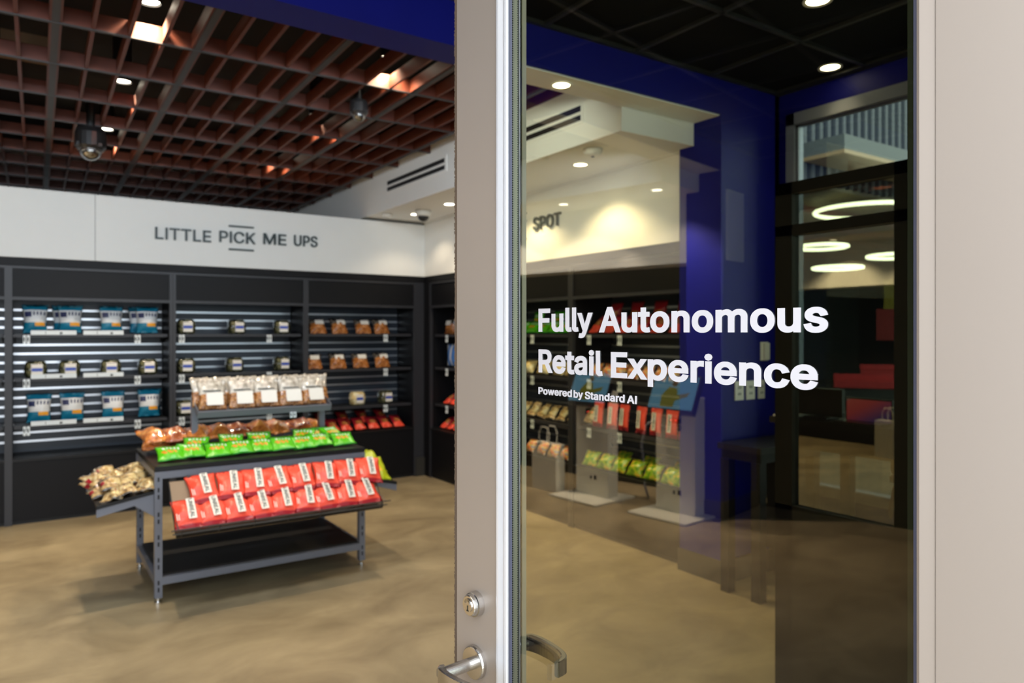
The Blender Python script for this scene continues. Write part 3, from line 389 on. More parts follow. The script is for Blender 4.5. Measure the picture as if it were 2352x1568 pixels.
# ------------------------------------------------------------------ downlights
lamps = MB().m('white_paint').lathe([(.062, 0), (.062, -.006), (.045, -.008), (.045, -.003)], seg=20)
def downlight(x, y, z, label, power, cone=105, r=.043, group='recessed downlights', col=WARM, blend=.6, dz=-.03):
    t = thing('downlight', label, 'ceiling light', (x, y, z), 0, group)
    MB().m('white_gloss').lathe([(r+.004, 0), (r+.018, 0), (r+.018, -.006), (r+.004, -.004)], seg=20, cap=False).build('trim_ring', t)
    MB().m('lamp_on').lathe([(r+.003, .001), (r+.003, -.002)], seg=20).build('lens', t)
    if power: spot(x, y, z+dz, power, cone, blend, col)
    return t
names = ['nearest the blue bulkhead', 'in the middle', 'nearest the header sign']
for i, x in enumerate((.555, 1.94)):
    for j, y in enumerate((4.25, 5.70, 7.12)):
        x2 = x+(.0142*(y-4.2))
        t = thing('downlight', 'glowing downlight above the wood grid ceiling, %s row, %s' % (('left', 'right')[i], names[j]), 'ceiling light', (x2, y, 3.30), 0, 'downlights above the wood grid')
        MB().m('black_plastic').lathe([(.062, .32), (.062, .0), (.056, 0), (.052, .05)], seg=18, cap=False).build('can', t)
        MB().m('lamp_on').lathe([(.05, .012), (.05, .008)], seg=18).build('lens', t)
        spot(x2, y, 3.27, PW_GRID, 104, .5, WARM, .05)
for i, (y, s) in enumerate(((3.99, 'nearest the end of the soffit beam'), (4.95, 'beside the left edge of the door glass'), (5.90, 'hidden behind the door stile'), (6.6, 'nearest the back corner'))):
    downlight(3.29, y, 2.748, 'white downlight under the soffit beam, '+s, PW_BEAM if y < 6.2 else PW_BEAM*.25, 120, blend=.55)
downlight(2.415, 3.09, 2.891, 'white downlight under the blue bulkhead seen through the door glass', 14, 110)
for i, (x, y, s) in enumerate(((3.13, 2.03, 'near the top edge of the door glass'), (3.98, 2.5, 'close above the side window'))):
    downlight(x, y, 3.13, 'round downlight in the black ceiling grid, '+s, 5, 90, r=.05)
for y, s in ((.95, 'nearer the front'), (2.1, 'nearer the bulkhead')): downlight(-.95, y, 3.13, 'added downlight in the black ceiling left of the door, out of view, '+s, 20, 130, col=NEUT)  # unseen pair added to brighten the lock stile and door lettering
for y in (3.4, 4.4, 5.4): downlight(-3.72, y, 2.748, 'downlight over the left wall header, mirrored in the door glass', 380, 120)

# unseen wash lights added behind the blue bulkhead to brighten the back header
for i, x in enumerate((-2.4, -.2, 1.7)):
    t = thing('added_wash_light', 'added cool wash light behind the blue bulkhead, out of view, %s from the left' % ORD[i], 'added light', (x, 3.18, 2.985), 0, 'added wash lights on the bulkhead')
    B('white_gloss', (-.62, .62, 0, .05, -.03, .035)).box(-.64, .64, .05, .17, .002, .010).build('housing', t)  # front lip keeps the added light off the ceiling grid
    B('added_cool_glow', (-.60, .60, .05, .055, -.026, .0)).build('diffuser', t)
    ld = bpy.data.lights.new('added_wash_glow', 'AREA'); ld.shape = 'RECTANGLE'; ld.size = 1.2; ld.size_y = .022; ld.energy = PW_WASH; ld.color = (.82, .91, 1.0)
    lo = bpy.data.objects.new('added_wash_glow', ld); C.objects.link(lo); lo.location = (x, 3.24, 2.972); lo.rotation_euler = (math.radians(68), 0, 0)
# ------------------------------------------------------------------ ceiling devices
def dome_cam(x, y, z, label, body, big=1.0):
    t = thing('dome_camera', label, 'camera', (x, y, z))
    b = MB().m(body)
    b.lathe([(.03, .30), (.03, .14), (.075, .13), (.085, .10), (.085, .02), (.07, .0)], seg=20)
    for k in range(4):
        a = k*math.pi/2+.6; b.box(.078*math.cos(a)-.012, .078*math.cos(a)+.012, .078*math.sin(a)-.012, .078*math.sin(a)+.012, .015, .035)
    o = b.build('housing', t, smooth=False)
    pr = [(.062*math.cos(a*math.pi/16), -.062*math.sin(a*math.pi/16)+.0) for a in range(0, 8)]+[(.004, -.062)]
    MB().m('dome_glass').lathe(pr, seg=20).build('dome', t, smooth=True)
    MB().m('chrome').lathe([(.064, .004), (.064, -.006), (.059, -.006), (.059, .004)], seg=20, cap=False).build('trim_ring', t)
    MB().m('black_plastic').lathe([(.028, 0), (.03, -.02), (.02, -.04)], seg=12).build('lens', t)
    t.scale = (big, big, big)
    return t
dome_cam(.425, 6.32, 2.93, 'large black dome camera hanging below the wood grid ceiling on the left', 'black_plastic', 1.25)
dome_cam(1.88, 4.62, 3.02, 'small black dome camera hanging below the wood grid ceiling near the soffit beam', 'black_plastic', .72)
t = thing('dome_camera', 'white dome camera with black eye under the soffit beam', 'camera', (3.25, 6.35, 2.748))
MB().m('white_gloss').lathe([(.075, 0), (.078, -.03), (.07, -.055), (.06, -.06)], seg=20).build('housing', t, smooth=True)
MB().m('black_plastic').lathe([(.056, -.058), (.052, -.08), (.035, -.1), (.01, -.108)], seg=18).build('dome', t, smooth=True)
t = thing('smoke_detector', 'white round smoke detector under the soffit beam seen through the door glass', 'smoke detector', (3.09, 3.62, 2.748))
MB().m('white_gloss').lathe([(.062, 0), (.062, -.012), (.055, -.03), (.03, -.042), (.012, -.045)], seg=22).build('body', t, smooth=True)
MB().m('black_plastic').lathe([(.012, -.045), (.010, -.05)], seg=10).build('sensor', t)
t = thing('smoke_detector', 'small white detector under the far end of the soffit beam', 'smoke detector', (3.05, 6.75, 2.748))
MB().m('white_gloss').lathe([(.05, 0), (.05, -.012), (.04, -.03), (.012, -.036)], seg=18).build('body', t, smooth=True)
t = thing('network_box', 'beige electronics box with a green light above the wood ceiling grid', 'electronics', (-.02, 5.35, 3.25))
B('brown_panel', (-.28, .17, -.12, .12, 0, .10)).build('case', t)
B('slot_dark', (-.1, -.09, -.121, -.119, 0, .10)).build('seam', t)
mat('led_green', (.1, 1, .2), vary=0, emit=(.1, 1, .15), es=6)
B('led_green', (.03, .042, -.125, -.12, .005, .015)).build('indicator', t)
# ------------------------------------------------------------------ slat wall shelving bays
BW = 1.205
SLATZ = [1.745-.075*i for i in range(17)]
def tag_mesh():
    b = MB().m('tag_white').box(-.022, -.003, -.004, 0, -.075, 0); b.box(.003, .024, -.004, 0, -.075, 0)
    b.m('label_black')
    for dx in (-.019, .007): b.box(dx, dx+.009, -.005, -.003, -.05, -.018)
    return b.mesh('price_tag')
TAG = None
def bay(name, label, loc, rz, shelves, deck=.53, left_post=True, group='shelving bays', tags=(.12, .93), strips=()):
    global TAG
    if TAG is None: TAG = tag_mesh()
    t = thing(name, label, 'shelving', loc, rz, group)
    for x in ((0.0, BW-.026) if left_post else (BW-.026,)):
        b = MB().m('black_frame').box(x, x+.026, 0, .03, 0, 2.09).m('black_panel').box(x+.004, x+.022, .03, .43, 0, 2.09)
        b.m('slot_dark')
        for i in range(26): b.box(x+.010, x+.016, .36, .4, .3+i*.06, .32+i*.06)
        b.build('upright', t)
    B('black_panel', (.026, BW-.026, .012, .03, 1.84, 2.07)).build('header_panel', t)
    B('black_frame', (.026, BW-.026, 0, .03, 2.07, 2.09), (.026, BW-.026, 0, .03, 1.815, 1.84)).build('rail', t)
    B('black_panel', (.026, BW-.026, .01, .03, .03, deck-.02)).m('slot_dark').box(.026, BW-.026, .03, .05, 0, .03).build('base_panel', t)
    B('shelf_black', (.026, BW-.026, .0, .43, deck-.02, deck)).build('base_deck', t)
    b = MB()
    b.m('slat_dark').box(.026, BW-.026, .425, .44, deck, 2.07)
    for z in SLATZ:
        if z < deck+.02: continue
        b.m('slat_dark').box(.026, BW-.026, .412, .425, z+.009, z+.066)
        b.m('slat_metal').box(.03, BW-.03, .416, .425, z-.009, z+.009)
    b.build('slat_back', t)
    for i, z in enumerate(shelves):
        s = B('shelf_black', (.035, BW-.035, .06, .41, z-.018, z)).m('black_frame').box(.035, BW-.035, .05, .062, z-.022, z+.004)
        s.m('black_panel').prism([(.10, z-.018), (.41, z-.018), (.41, z-.075)], 0, .04, .046); s.prism([(.10, z-.018), (.41, z-.018), (.41, z-.075)], 0, BW-.046, BW-.04)
        s = s.build('shelf', t)
        for x in tags:
            g = obj('price_tag', TAG, s, (x, .05, z-.004))
        for (x0, x1) in strips:
            B('tag_white', (x0, x1, .04, .049, z-.002, z+.034)).m('label_black').box(x0+.1, x0+.104, .0395, .041, z+.004, z+.026).box(x0+.2, x0+.22, .0395, .041, z+.004, z+.02).build('price_strip', s)
    return t
XA = [-.095, 1.112, 2.316]
SH = [1.535, 1.175, .79]
bay('shelving_bay', 'black slat-wall shelving bay with teal chip bags, left end of the back wall', (XA[0], 7.05, 0), 0, SH, strips=((.15, .47), (.52, .82)))
bay('shelving_bay', 'black slat-wall shelving bay with dark snack tubs, middle of the back wall', (XA[1], 7.05, 0), 0, SH, left_post=True, tags=(.08, .86))
bay('shelving_bay', 'black slat-wall shelving bay with brown nut bags, right end of the back wall', (XA[2], 7.05, 0), 0, SH, tags=(.87,))
YB = [6.935, 5.725, 4.515]
bay('shelving_bay', 'black slat-wall shelving bay of the right wall nearest the back corner', (3.62, YB[0], 0), -math.pi/2, [1.53, 1.18, .79], tags=(.3,))
bay('shelving_bay', 'black slat-wall shelving bay of the right wall under the word SPOT', (3.62, YB[1], 0), -math.pi/2, [1.535, 1.18, .80], tags=(.62,), deck=.50)
bay('shelving_bay', 'black slat-wall shelving bay of the right wall beside the blue wall end', (3.62, YB[2], 0), -math.pi/2, [1.535, 1.19, .81], tags=(.17, .52), deck=.50)
# more bays run on to the left of the picture and along the left wall
for k in (1, 2, 3): bay('shelving_bay', 'empty black slat-wall shelving bay further along the back wall', (XA[0]-BW*k, 7.05, 0), 0, SH, tags=())
struct('trim_corner', B('black_frame', (3.521, 3.62, 7.06, 7.12, .2, 2.10)).m('dark_baseboard').box(3.515, 3.625, 7.04, 7.12, 0, .2).m('black_panel').box(-4.1, 3.9, 7.06, 7.5, 2.095, 2.158).box(3.63, 4.08, 3.31, 7.5, 2.095, 2.158).box(3.62, 3.66, 6.94, 7.06, 0, 2.1).box(3.62, 4.1, 3.305, 3.312, 0, 2.1))

# ------------------------------------------------------------------ packages
def pouch(name, w, h, d, pat, seed, nu=12, nv=14, seal=.07, flare=0.0, wr=.004, ragged=True, jag=0):
    """stand-up / pillow pouch: width along x, front facing -y, base at z=0. pat(u, v, front) -> material name"""
    rnd = random.Random(seed); off = Vector((seed*3.1, seed*1.7, 0)); b = MB(); grid = {}
    for sd in (0, 1):
        for i in range(nu+1):
            for j in range(nv+1):
                u, v = i/nu, j/nv
                if sd and (i in (0, nu) or j in (0, nv)): grid[1, i, j] = grid[0, i, j]; continue
                vv = min(max((v-seal)/(1-2*seal), 0), 1)
                th = (1-abs(2*u-1)**2.6)*math.sin(math.pi*vv)**.55 if 0 < vv < 1 else 0
                th = d/2*th
                nx = mnoise.noise(Vector((u*4, v*4, sd*9))+off)*wr
                pinch = 1-.10*math.sin(math.pi*vv)*(1 if d > .03 else .3)+flare*(v-.5)
                x = (u-.5)*w*pinch; z = v*h+nx*.6
                if j == nv and jag: z += rnd.uniform(-jag, jag)
                y = (th if sd else -th)+nx*(1 if 0 < vv < 1 else .6)+mnoise.noise(Vector((u*2.2, v*2.2, 4))+off)*wr*1.2
                grid[sd, i, j] = b.bm.verts.new((x, y, z))
    for sd in (0, 1):
        for i in range(nu):
            for j in range(nv):
                b.m(pat((i+.5)/nu, (j+.5)/nv, sd == 0))
                q = [grid[sd, i, j], grid[sd, i+1, j], grid[sd, i+1, j+1], grid[sd, i, j+1]]
                b._f(q if sd == 0 else q[::-1])
    return b.mesh(name, smooth=True)
def front_y(d, v): return -(d/2)*math.sin(math.pi*max(.02, min(.98, (v-.07)/.86)))**.55
class Kind:
    """one kind of package: a first thing is built with its parts, later ones are copies of it"""
    def __init__(s, name, cat, meshes, parts=()):   # parts: (name, mesh, loc)
        s.name, s.cat, s.meshes, s.parts, s.first, s.k = name, cat, meshes, parts, {}, 0
    def put(s, loc, rot, label, group, scale=None, var=None):
        v = (s.k if var is None else var) % len(s.meshes); s.k += 1
        if v in s.first: return copy_thing(s.first[v], loc, rot, label, group, scale)
        o = bpy.data.objects.new(s.name, s.meshes[v]); C.objects.link(o); o.location = loc; o.rotation_euler = rot
        if scale: o.scale = scale
        tag(o, label, s.cat, group)
        for n, me, l in s.parts:
            c = obj(n, me, o, l)
        s.first[v] = o; return o
# teal and white chip bags
def chip_pat(u, v, fr):
    if not fr: return 'bag_teal'
    if v > .84: return 'bag_teal'
    if v > .36:
        if .56 < v < .76 and ((.10 < u < .36 and .58 < v < .72) or (.42 < u < .92 and .6 < v < .72 and int(u*14) % 2 == 0)): return 'bag_navy'
        return 'bag_cream'
    if .22 < v < .36 and .52 < u < .92: return 'bag_orange'
    return 'bag_teal'
CHIP = Kind('chip_bag', 'chip bag', [pouch('chip_bag', .178, .24, .075, chip_pat, s, 14, 16, flare=.10, jag=.004) for s in (1, 2, 3)])
# clamshell snack tubs with blue and white label
def tub(seed, m='olive_pack'):
    b = MB().m(m); rnd = random.Random(seed); n = 14; prof = []
    rings = []
    for j, (zz, k) in enumerate([(0, .80), (.012, .93), (.058, 1.0), (.066, 1.04), (.072, 1.0), (.115, .92), (.135, .74)]):
        row = []
        for i in range(20):
            a = 2*math.pi*i/20; cx, sx = math.cos(a), math.sin(a)
            x = math.copysign(abs(cx)**.6, cx)*.082*k; y = math.copysign(abs(sx)**.6, sx)*.062*k
            row.append(b.bm.verts.new((x, y, zz+mnoise.noise(Vector((x*30, y*30, seed)))*.004)))
        rings.append(row)
    for A, R_ in zip(rings, rings[1:]):
        for i in range(20): b._f([A[i], A[(i+1) % 20], R_[(i+1) % 20], R_[i]])
    b._f(rings[0][::-1]); b._f(rings[-1])
    return b.mesh('snack_tub', smooth=True)
lab = B('label_white', (-.040, .040, -.002, 0, 0, .090)).m('label_blue').box(-.038, .038, -.003, -.001, .030, .058).mesh('label')
TUB = Kind('snack_tub', 'snack tub', [tub(1), tub(2)], [('label', lab, (.008, -.068, .022))])
TUBW = Kind('snack_tub', 'snack tub', [tub(5, 'bun')], [('label', lab, (.0, -.064, .022))])  # the shine of light on this tub is put into its pale colour
# nut bags
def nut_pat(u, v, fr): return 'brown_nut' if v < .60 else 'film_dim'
nlab = B('label_white', (-.045, .045, -.002, 0, 0, .05)).mesh('label')
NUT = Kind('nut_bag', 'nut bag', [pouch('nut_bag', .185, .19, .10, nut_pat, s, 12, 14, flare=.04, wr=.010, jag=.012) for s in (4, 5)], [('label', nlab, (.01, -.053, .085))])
# clear pretzel bags on the riser
def pret_pat(u, v, fr): return 'tan_snack' if v < .46+.06*math.sin(u*9) else 'clear_film'
plab = B('label_white', (-.05, .05, -.002, 0, 0, .085)).mesh('label')
pstr = B('label_black', (-.062, .045, -.002, 0, 0, .008)).mesh('stripe')
PRET = Kind('snack_bag', 'snack bag', [pouch('snack_bag', .175, .20, .055, pret_pat, s, 14, 14, wr=.008, jag=.008) for s in (8, 9)], [('label', plab, (.012, -.031, .02)), ('stripe', pstr, (.005, -.031, .112))])
PRETB = Kind('snack_bag', 'snack bag', [pouch('snack_bag', .175, .20, .05, pret_pat, 11, 14, 14, wr=.008, jag=.008)])
# red pouches with white wordmark strip
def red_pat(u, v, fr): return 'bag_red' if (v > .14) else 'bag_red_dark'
def wordmark(k):
    me = B('label_white', (-.085*k, .085*k, 0, .0015, -.026*k, .026*k)).mesh('wordmark')
    t2 = text_mesh('wordmark', [('UNREAL', -.078*k, .078*k, -.013*k)], 'label_black', .028*k, .0015)
    bm = bmesh.new(); bm.from_mesh(me); n0 = len(bm.faces); t2.transform(Matrix.Translation((0, -.0012, 0))); bm.from_mesh(t2)
    bm.faces.ensure_lookup_table()
    for f in bm.faces[n0:]: f.material_index = 1
    bm.to_mesh(me); bm.free(); me.materials.append(M['label_black'])
    me.transform(Matrix.Rotation(math.radians(90), 4, 'Y'))
    return me
wm = wordmark(.80)
blurb = B('label_white', (-.012, -.008, -.001, 0, 0, .045), (-.002, .002, -.001, 0, 0, .038)).mesh('small_print')
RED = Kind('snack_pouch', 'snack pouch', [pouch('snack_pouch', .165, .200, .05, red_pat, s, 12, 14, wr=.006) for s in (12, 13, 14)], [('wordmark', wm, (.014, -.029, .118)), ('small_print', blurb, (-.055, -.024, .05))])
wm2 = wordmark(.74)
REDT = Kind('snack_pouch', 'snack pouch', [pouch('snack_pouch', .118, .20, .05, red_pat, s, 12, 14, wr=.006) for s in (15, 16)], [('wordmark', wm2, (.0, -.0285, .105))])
# small red bags lying on the decks
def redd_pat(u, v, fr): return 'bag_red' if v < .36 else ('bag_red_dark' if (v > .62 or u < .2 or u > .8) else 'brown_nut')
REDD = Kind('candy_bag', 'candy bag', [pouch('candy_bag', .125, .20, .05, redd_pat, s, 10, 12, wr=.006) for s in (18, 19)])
# green wafer packs
def gr_pat(u, v, fr):
    if .30 < v < .52 and .15 < u < .75 and (int(u*14)+int(v*12)) % 3: return 'print_orange'
    if .58 < v < .74 and .2 < u < .85 and (int(u*14)) % 2: return 'bag_cream'
    return 'bag_green' if .1 < v < .8 else 'bag_green_deep'
GRN = Kind('wafer_pack', 'wafer pack', [pouch('wafer_pack', .158, .15, .05, gr_pat, s, 14, 12, wr=.008) for s in (21, 22, 23)])
def or_pat(u, v, fr): return 'orange_snack'
ORA = Kind('snack_pack', 'snack pack', [pouch('snack_pack', .155, .24, .10, lambda u, v, f: 'orange_snack', s, 10, 12, wr=.016) for s in (25, 26)]+[pouch('snack_pack', .155, .24, .10, lambda u, v, f: 'amber_snack', 27, 10, 12, wr=.016)])
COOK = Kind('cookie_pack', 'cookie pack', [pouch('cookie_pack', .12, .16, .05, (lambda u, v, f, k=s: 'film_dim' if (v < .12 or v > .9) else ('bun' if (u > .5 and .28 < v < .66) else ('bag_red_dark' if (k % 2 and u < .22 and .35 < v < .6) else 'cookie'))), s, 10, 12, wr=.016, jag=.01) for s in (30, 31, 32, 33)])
LIME = Kind('candy_bag', 'candy bag', [pouch('candy_bag', .12, .18, .05, lambda u, v, f: 'print_yellow' if (.35 < v < .6 and .25 < u < .7) else 'bag_lime', s, 10, 12, wr=.01) for s in (35, 36)])
DARK = Kind('snack_pack', 'snack pack', [pouch('snack_pack', .15, .17, .07, lambda u, v, f: 'dark_pack', s, 10, 12, wr=.012) for s in (38, 39)])
BUN = Kind('bun_pack', 'bun pack', [pouch('bun_pack', .17, .13, .10, lambda u, v, f: 'bun', s, 10, 10, wr=.006) for s in (41, 42)])
MIX = Kind('candy_bag', 'candy bag', [pouch('candy_bag', .13, .12, .07, lambda u, v, f: 'candy_mix', s, 10, 10, wr=.010) for s in (44, 45)])
GMIX = Kind('candy_bag', 'candy bag', [pouch('candy_bag', .16, .13, .07, lambda u, v, f: 'green_mix', s, 10, 10, wr=.010) for s in (47, 48)])
BLUE = Kind('snack_box', 'snack box', [pouch('snack_box', .20, .24, .07, lambda u, v, f: 'bag_cream' if int(u*7) % 3 == 0 else 'bag_blue', 50, 14, 12, wr=.004)])
R90 = -math.pi/2
def jit(a): return random.uniform(-a, a)
def onA(k, xs, z, dy, label, group, tilt=0, rz=0, y=None, scale=None):
    for i, x in enumerate(xs):
        k.put((x, (7.05+dy) if y is None else y, z), (tilt, 0, rz+jit(.12)), label.format(ORD[i]), group, scale)
def onB(k, ys, z, dx, label, group, tilt=0, scale=None):
    for i, y in enumerate(ys):
        k.put((3.62+dx, y, z), (tilt, 0, R90+jit(.12)), label.format(ORD[i]), group, scale)
def AX(u, dy): # x on back wall bay for a picture column (used while measuring)
    return 0
SB = -.12
# back wall, left bay
onA(CHIP, (.085, .335, .645, .925), 1.545, .16, 'teal and white chip bag, {} from the left on the top shelf', 'teal chip bags on the top shelf', SB)
CHIP.put((.30, 7.30, 1.545), (SB, 0, .05), 'teal and white chip bag behind the second one on the top shelf', 'teal chip bags on the top shelf')
CHIP.put((.88, 7.30, 1.545), (SB, 0, .05), 'teal and white chip bag behind the right one on the top shelf', 'teal chip bags on the top shelf')
onA(TUB, (.09, .33, .64, .93), 1.178, .17, 'clear snack tub with blue and white label, {} from the left, left bay', 'snack tubs in the left bay')
onA(CHIP, (.11, .35, .655, .94), .80, .16, 'teal and white chip bag, {} from the left on the third shelf', 'teal chip bags on the third shelf', SB)
CHIP.put((.965, 7.32, .80), (SB, 0, -.15), 'teal and white chip bag behind the right one on the third shelf', 'teal chip bags on the third shelf')
# middle bay
for z, w_, xs in ((1.538, 'top', (1.25, 1.70, 2.13)), (1.178, 'second', (1.25, 1.68, 2.13)), (.793, 'third', (1.23, 1.69, 2.13))):
    onA(TUB, xs, z, .18, 'dark snack tub with blue label, {} from the left, middle bay, %s shelf' % w_, 'snack tubs in the middle bay')
onA(DARK, [1.24+.125*i for i in range(8)], .532, .17, 'dark cellophane snack pack, {} from the left on the middle bay deck', 'dark snack packs on the deck', -.9)
# right bay
onA(NUT, (2.50, 2.73, 2.99, 3.20), 1.54, .15, 'brown nut bag with white label, {} from the left on the top shelf', 'nut bags on the top shelf', -.62)
onA(NUT, (2.45, 2.71, 2.96, 3.21), 1.18, .15, 'brown nut bag with white label, {} from the left on the second shelf', 'nut bags on the second shelf', -.62)
TUBW.put((2.92, 7.23, .793), (0, 0, .1), 'snack tub with its white shine painted in, third shelf, right bay', 'snack tubs in the right bay')
TUB.put((3.24, 7.23, .793), (0, 0, .1), 'snack tub with blue label at the right end of the third shelf', 'snack tubs in the right bay')
onA(REDD, (2.50, 2.63, 2.77, 2.92, 3.07, 3.22, 3.36), .545, .06, 'red candy bag, {} from the left along the deck front', 'red candy bags on the deck', -1.0)
onA(REDD, (2.56, 2.80, 3.02, 3.24), .60, .20, 'red candy bag, {} in the row behind on the deck', 'red candy bags on the deck', -.95)
# right wall, bay nearest the corner (only its left part shows)
onB(NUT, (6.78, 6.58), 1.535, .16, 'brown nut bag, {} from the corner on the right wall top shelf', 'packs in the corner bay', -.3)
onB(BLUE, (6.70, 6.46), 1.19, .16, 'blue and white snack box, {} from the corner', 'packs in the corner bay')
onB(REDD, (6.76, 6.62, 6.48), .80, .10, 'red candy bag, {} from the corner on the third shelf', 'packs in the corner bay', -1.0)
onB(REDD, (6.76, 6.62, 6.48), .545, .06, 'red candy bag, {} from the corner on the deck', 'packs in the corner bay', -1.0)
# right wall, SPOT bay
onB(GRN, (5.55, 5.38, 5.22, 5.06, 4.90, 4.74), 1.548, .10, 'green wafer pack, {} from the corner on the right wall top shelf', 'green wafer packs on the right wall', -.8)
onB(GRN, (5.30, 5.0, 4.72), 1.60, .24, 'green wafer pack, {} in the back row, right wall top shelf', 'green wafer packs on the right wall', -.3)
onB(BUN, (5.48, 5.28, 5.06, 4.84, 4.66), 1.19, .12, 'pale bun pack, {} from the corner on the second shelf', 'pale bun packs on the right wall', -.5)
onB(COOK, (5.5, 5.36, 5.22, 5.08, 4.94, 4.80, 4.66), .81, .11, 'cookie pack, {} from the corner on the third shelf', 'cookie packs on the right wall', -.7)
onB(MIX, (5.52, 5.32, 5.14, 4.97, 4.81, 4.65), .512, .04, 'red, yellow and blue candy bag, {} from the corner on the deck', 'mixed candy bags on the deck', -.5)
# right wall, last bay
onB(REDD, (4.36, 4.19, 4.02, 3.85, 3.68, 3.50), 1.55, .10, 'red candy bag, {} from the corner on the last bay top shelf', 'red candy bags on the right wall', -.8)
onB(REDD, (4.28, 4.05, 3.80, 3.58), 1.60, .24, 'red candy bag, {} in the back row of the top shelf', 'red candy bags on the right wall', -.3)
onB(MIX, (4.36, 4.22, 4.08, 3.94, 3.80, 3.66, 3.52), 1.20, .12, 'yellow and blue candy bag, {} from the corner on the second shelf', 'mixed candy bags on the second shelf', -.4)
onB(COOK, (4.44,), .82, .12, 'cookie pack left of the standing red pouches', 'cookie packs on the right wall', -.5)
onB(REDT, (4.30, 4.14, 4.01, 3.83, 3.68, 3.53, 3.40), .815, .10, 'red pouch with vertical white wordmark, {} from the corner, standing on the third shelf', 'standing red pouches', -.1)
onB(GMIX, (4.34, 4.17, 4.01, 3.84, 3.67, 3.51, 3.39), .512, .04, 'yellow-green candy bag, {} from the corner on the deck', 'green candy bags on the deck', -.6)
onB(GMIX, (4.2, 3.9, 3.6), .512, .24, 'yellow-green candy bag, {} in the row behind on the deck', 'green candy bags on the deck', -.6)
# ------------------------------------------------------------------ display table in the middle of the floor
TX0, TX1, TY0, TY1 = .622, 1.893, 4.545, 5.36
t = thing('display_table', 'grey steel display table with black shelves, side wings and slanted front tray', 'display table', ((TX0+TX1)/2, (TY0+TY1)/2, 0))
T0 = Vector((-(TX0+TX1)/2, -(TY0+TY1)/2, 0))
def tb(mb, name, par=None, **k): return mb.build(name, par or t, loc=T0 if par is None else None, **k)
def leg(x, y):
    b = MB().m('grey_steel').box(x-.02, x+.02, y-.02, y+.02, .035, .755).m('slot_dark')
    for z in (.07, .11, .20, .24, .33, .37, .46, .50, .60, .64, .70): b.box(x-.005, x+.005, y-.0208, y-.019, z, z+.025)
    o = tb(b, 'leg')
    MB().m('chrome').lathe([(.010, .035), (.010, .012), (.018, .012), (.018, 0)], (x, y, 0), 12).build('foot', o)
for x in (TX0+.02, TX1-.02):
    for y in (TY0+.02, TY1-.02): leg(x, y)
tb(B('shelf_black', (TX0, TX1, TY0, TY1, .757, .785)), 'top', bevel=.003)
fr = MB().m('grey_steel')
for z0, z1 in ((.715, .755), (.108, .150)):
    fr.box(TX0+.04, TX1-.04, TY0+.002, TY0+.03, z0, z1).box(TX0+.04, TX1-.04, TY1-.03, TY1-.002, z0, z1).box(TX0+.002, TX0+.03, TY0+.04, TY1-.04, z0, z1).box(TX1-.03, TX1-.002, TY0+.04, TY1-.04, z0, z1)
tb(fr, 'frame')
tb(B('shelf_black', (TX0+.03, TX1-.03, TY0+.03, TY1-.03, .140, .158)), 'lower_shelf')
# riser with its sloping shelf
for x in (.915, 1.752): tb(B('grey_steel', (x-.019, x+.019, 4.98, 5.02, .785, 1.115 if x < 1 else 1.03)), 'riser_post')
tb(B('grey_steel', (.93, 1.735, 4.985, 5.01, .845, .885)), 'riser_rail')
RT = Matrix.Translation((1.335, 4.84, 1.035)) @ Matrix.Rotation(math.radians(20), 4, 'X')
b = MB().m('grey_steel').box(-.43, .43, 0, .24, -.012, 0, RT).box(-.43, .43, -.004, .004, -.02, .022, RT).box(-.43, -.426, 0, .24, 0, .03, RT).box(.426, .43, 0, .24, 0, .03, RT)
rs = tb(b, 'riser_shelf')
o = obj('price_tag', TAG, rs, (1.50, 4.835, 1.02)); o.scale = (.9, 1, .5)
# slanted front tray with wire fence
FT = Matrix.Translation((1.295, 4.275, .455)) @ Matrix.Rotation(math.radians(47), 4, 'X')
tr = tb(B('brown_panel').box(-.605, .605, 0, .335, -.012, 0, FT).m('shelf_black').box(-.605, .605, -.012, 0, -.02, .01, FT).box(-.608, -.604, 0, .335, -.012, .006, FT).box(.604, .608, 0, .335, -.012, .006, FT), 'front_tray')
b = MB().m('wire'); q = lambda x, y, z: FT @ Vector((x, y, z))
for zz, e in ((.062, .03), (.02, .02)): b.tube([q(-.605-e, -.012, zz), q(.605+e, -.012, zz)], .004, 6)
for i in range(7):
    x = -.58+.1933*i; b.tube([q(x, -.012, -.01), q(x, -.012, .062)], .0032, 6); 
for x in (-.6, .6): b.tube([q(x, -.012, .062), q(x, .06, .02), q(x, .06, 0)], .0032, 6)
b.build('wire_fence', tr)
for x in (-.5, .5): tb(B('wire', (1.295+x-.01, 1.295+x+.01, 4.50, 4.56, .70, .72)), 'tray_hook')
# side wings on brackets
def wing(s, xin, xout, zin, zout, y0, y1):
    b = MB().m('shelf_black').prism([(xin, zin+.018), (xout, zout+.018), (xout, zout), (xin, zin)], 1, y0, y1)
    w_ = tb(b, 'wing_shelf')
    for y in (y0+.01, y1-.02):
        MB().m('grey_steel').prism([(xin, zin), (xout, zout), (xout, zout-.045), (xin-s*.10, zin-.055), (xin, zin-.13)], 1, y-.006, y+.006).build('bracket', w_)
wing(1, TX0-.001, .335, .630, .578, 4.56, 5.34)
wing(-1, TX1+.001, 2.15, .560, .500, 4.60, 5.34)

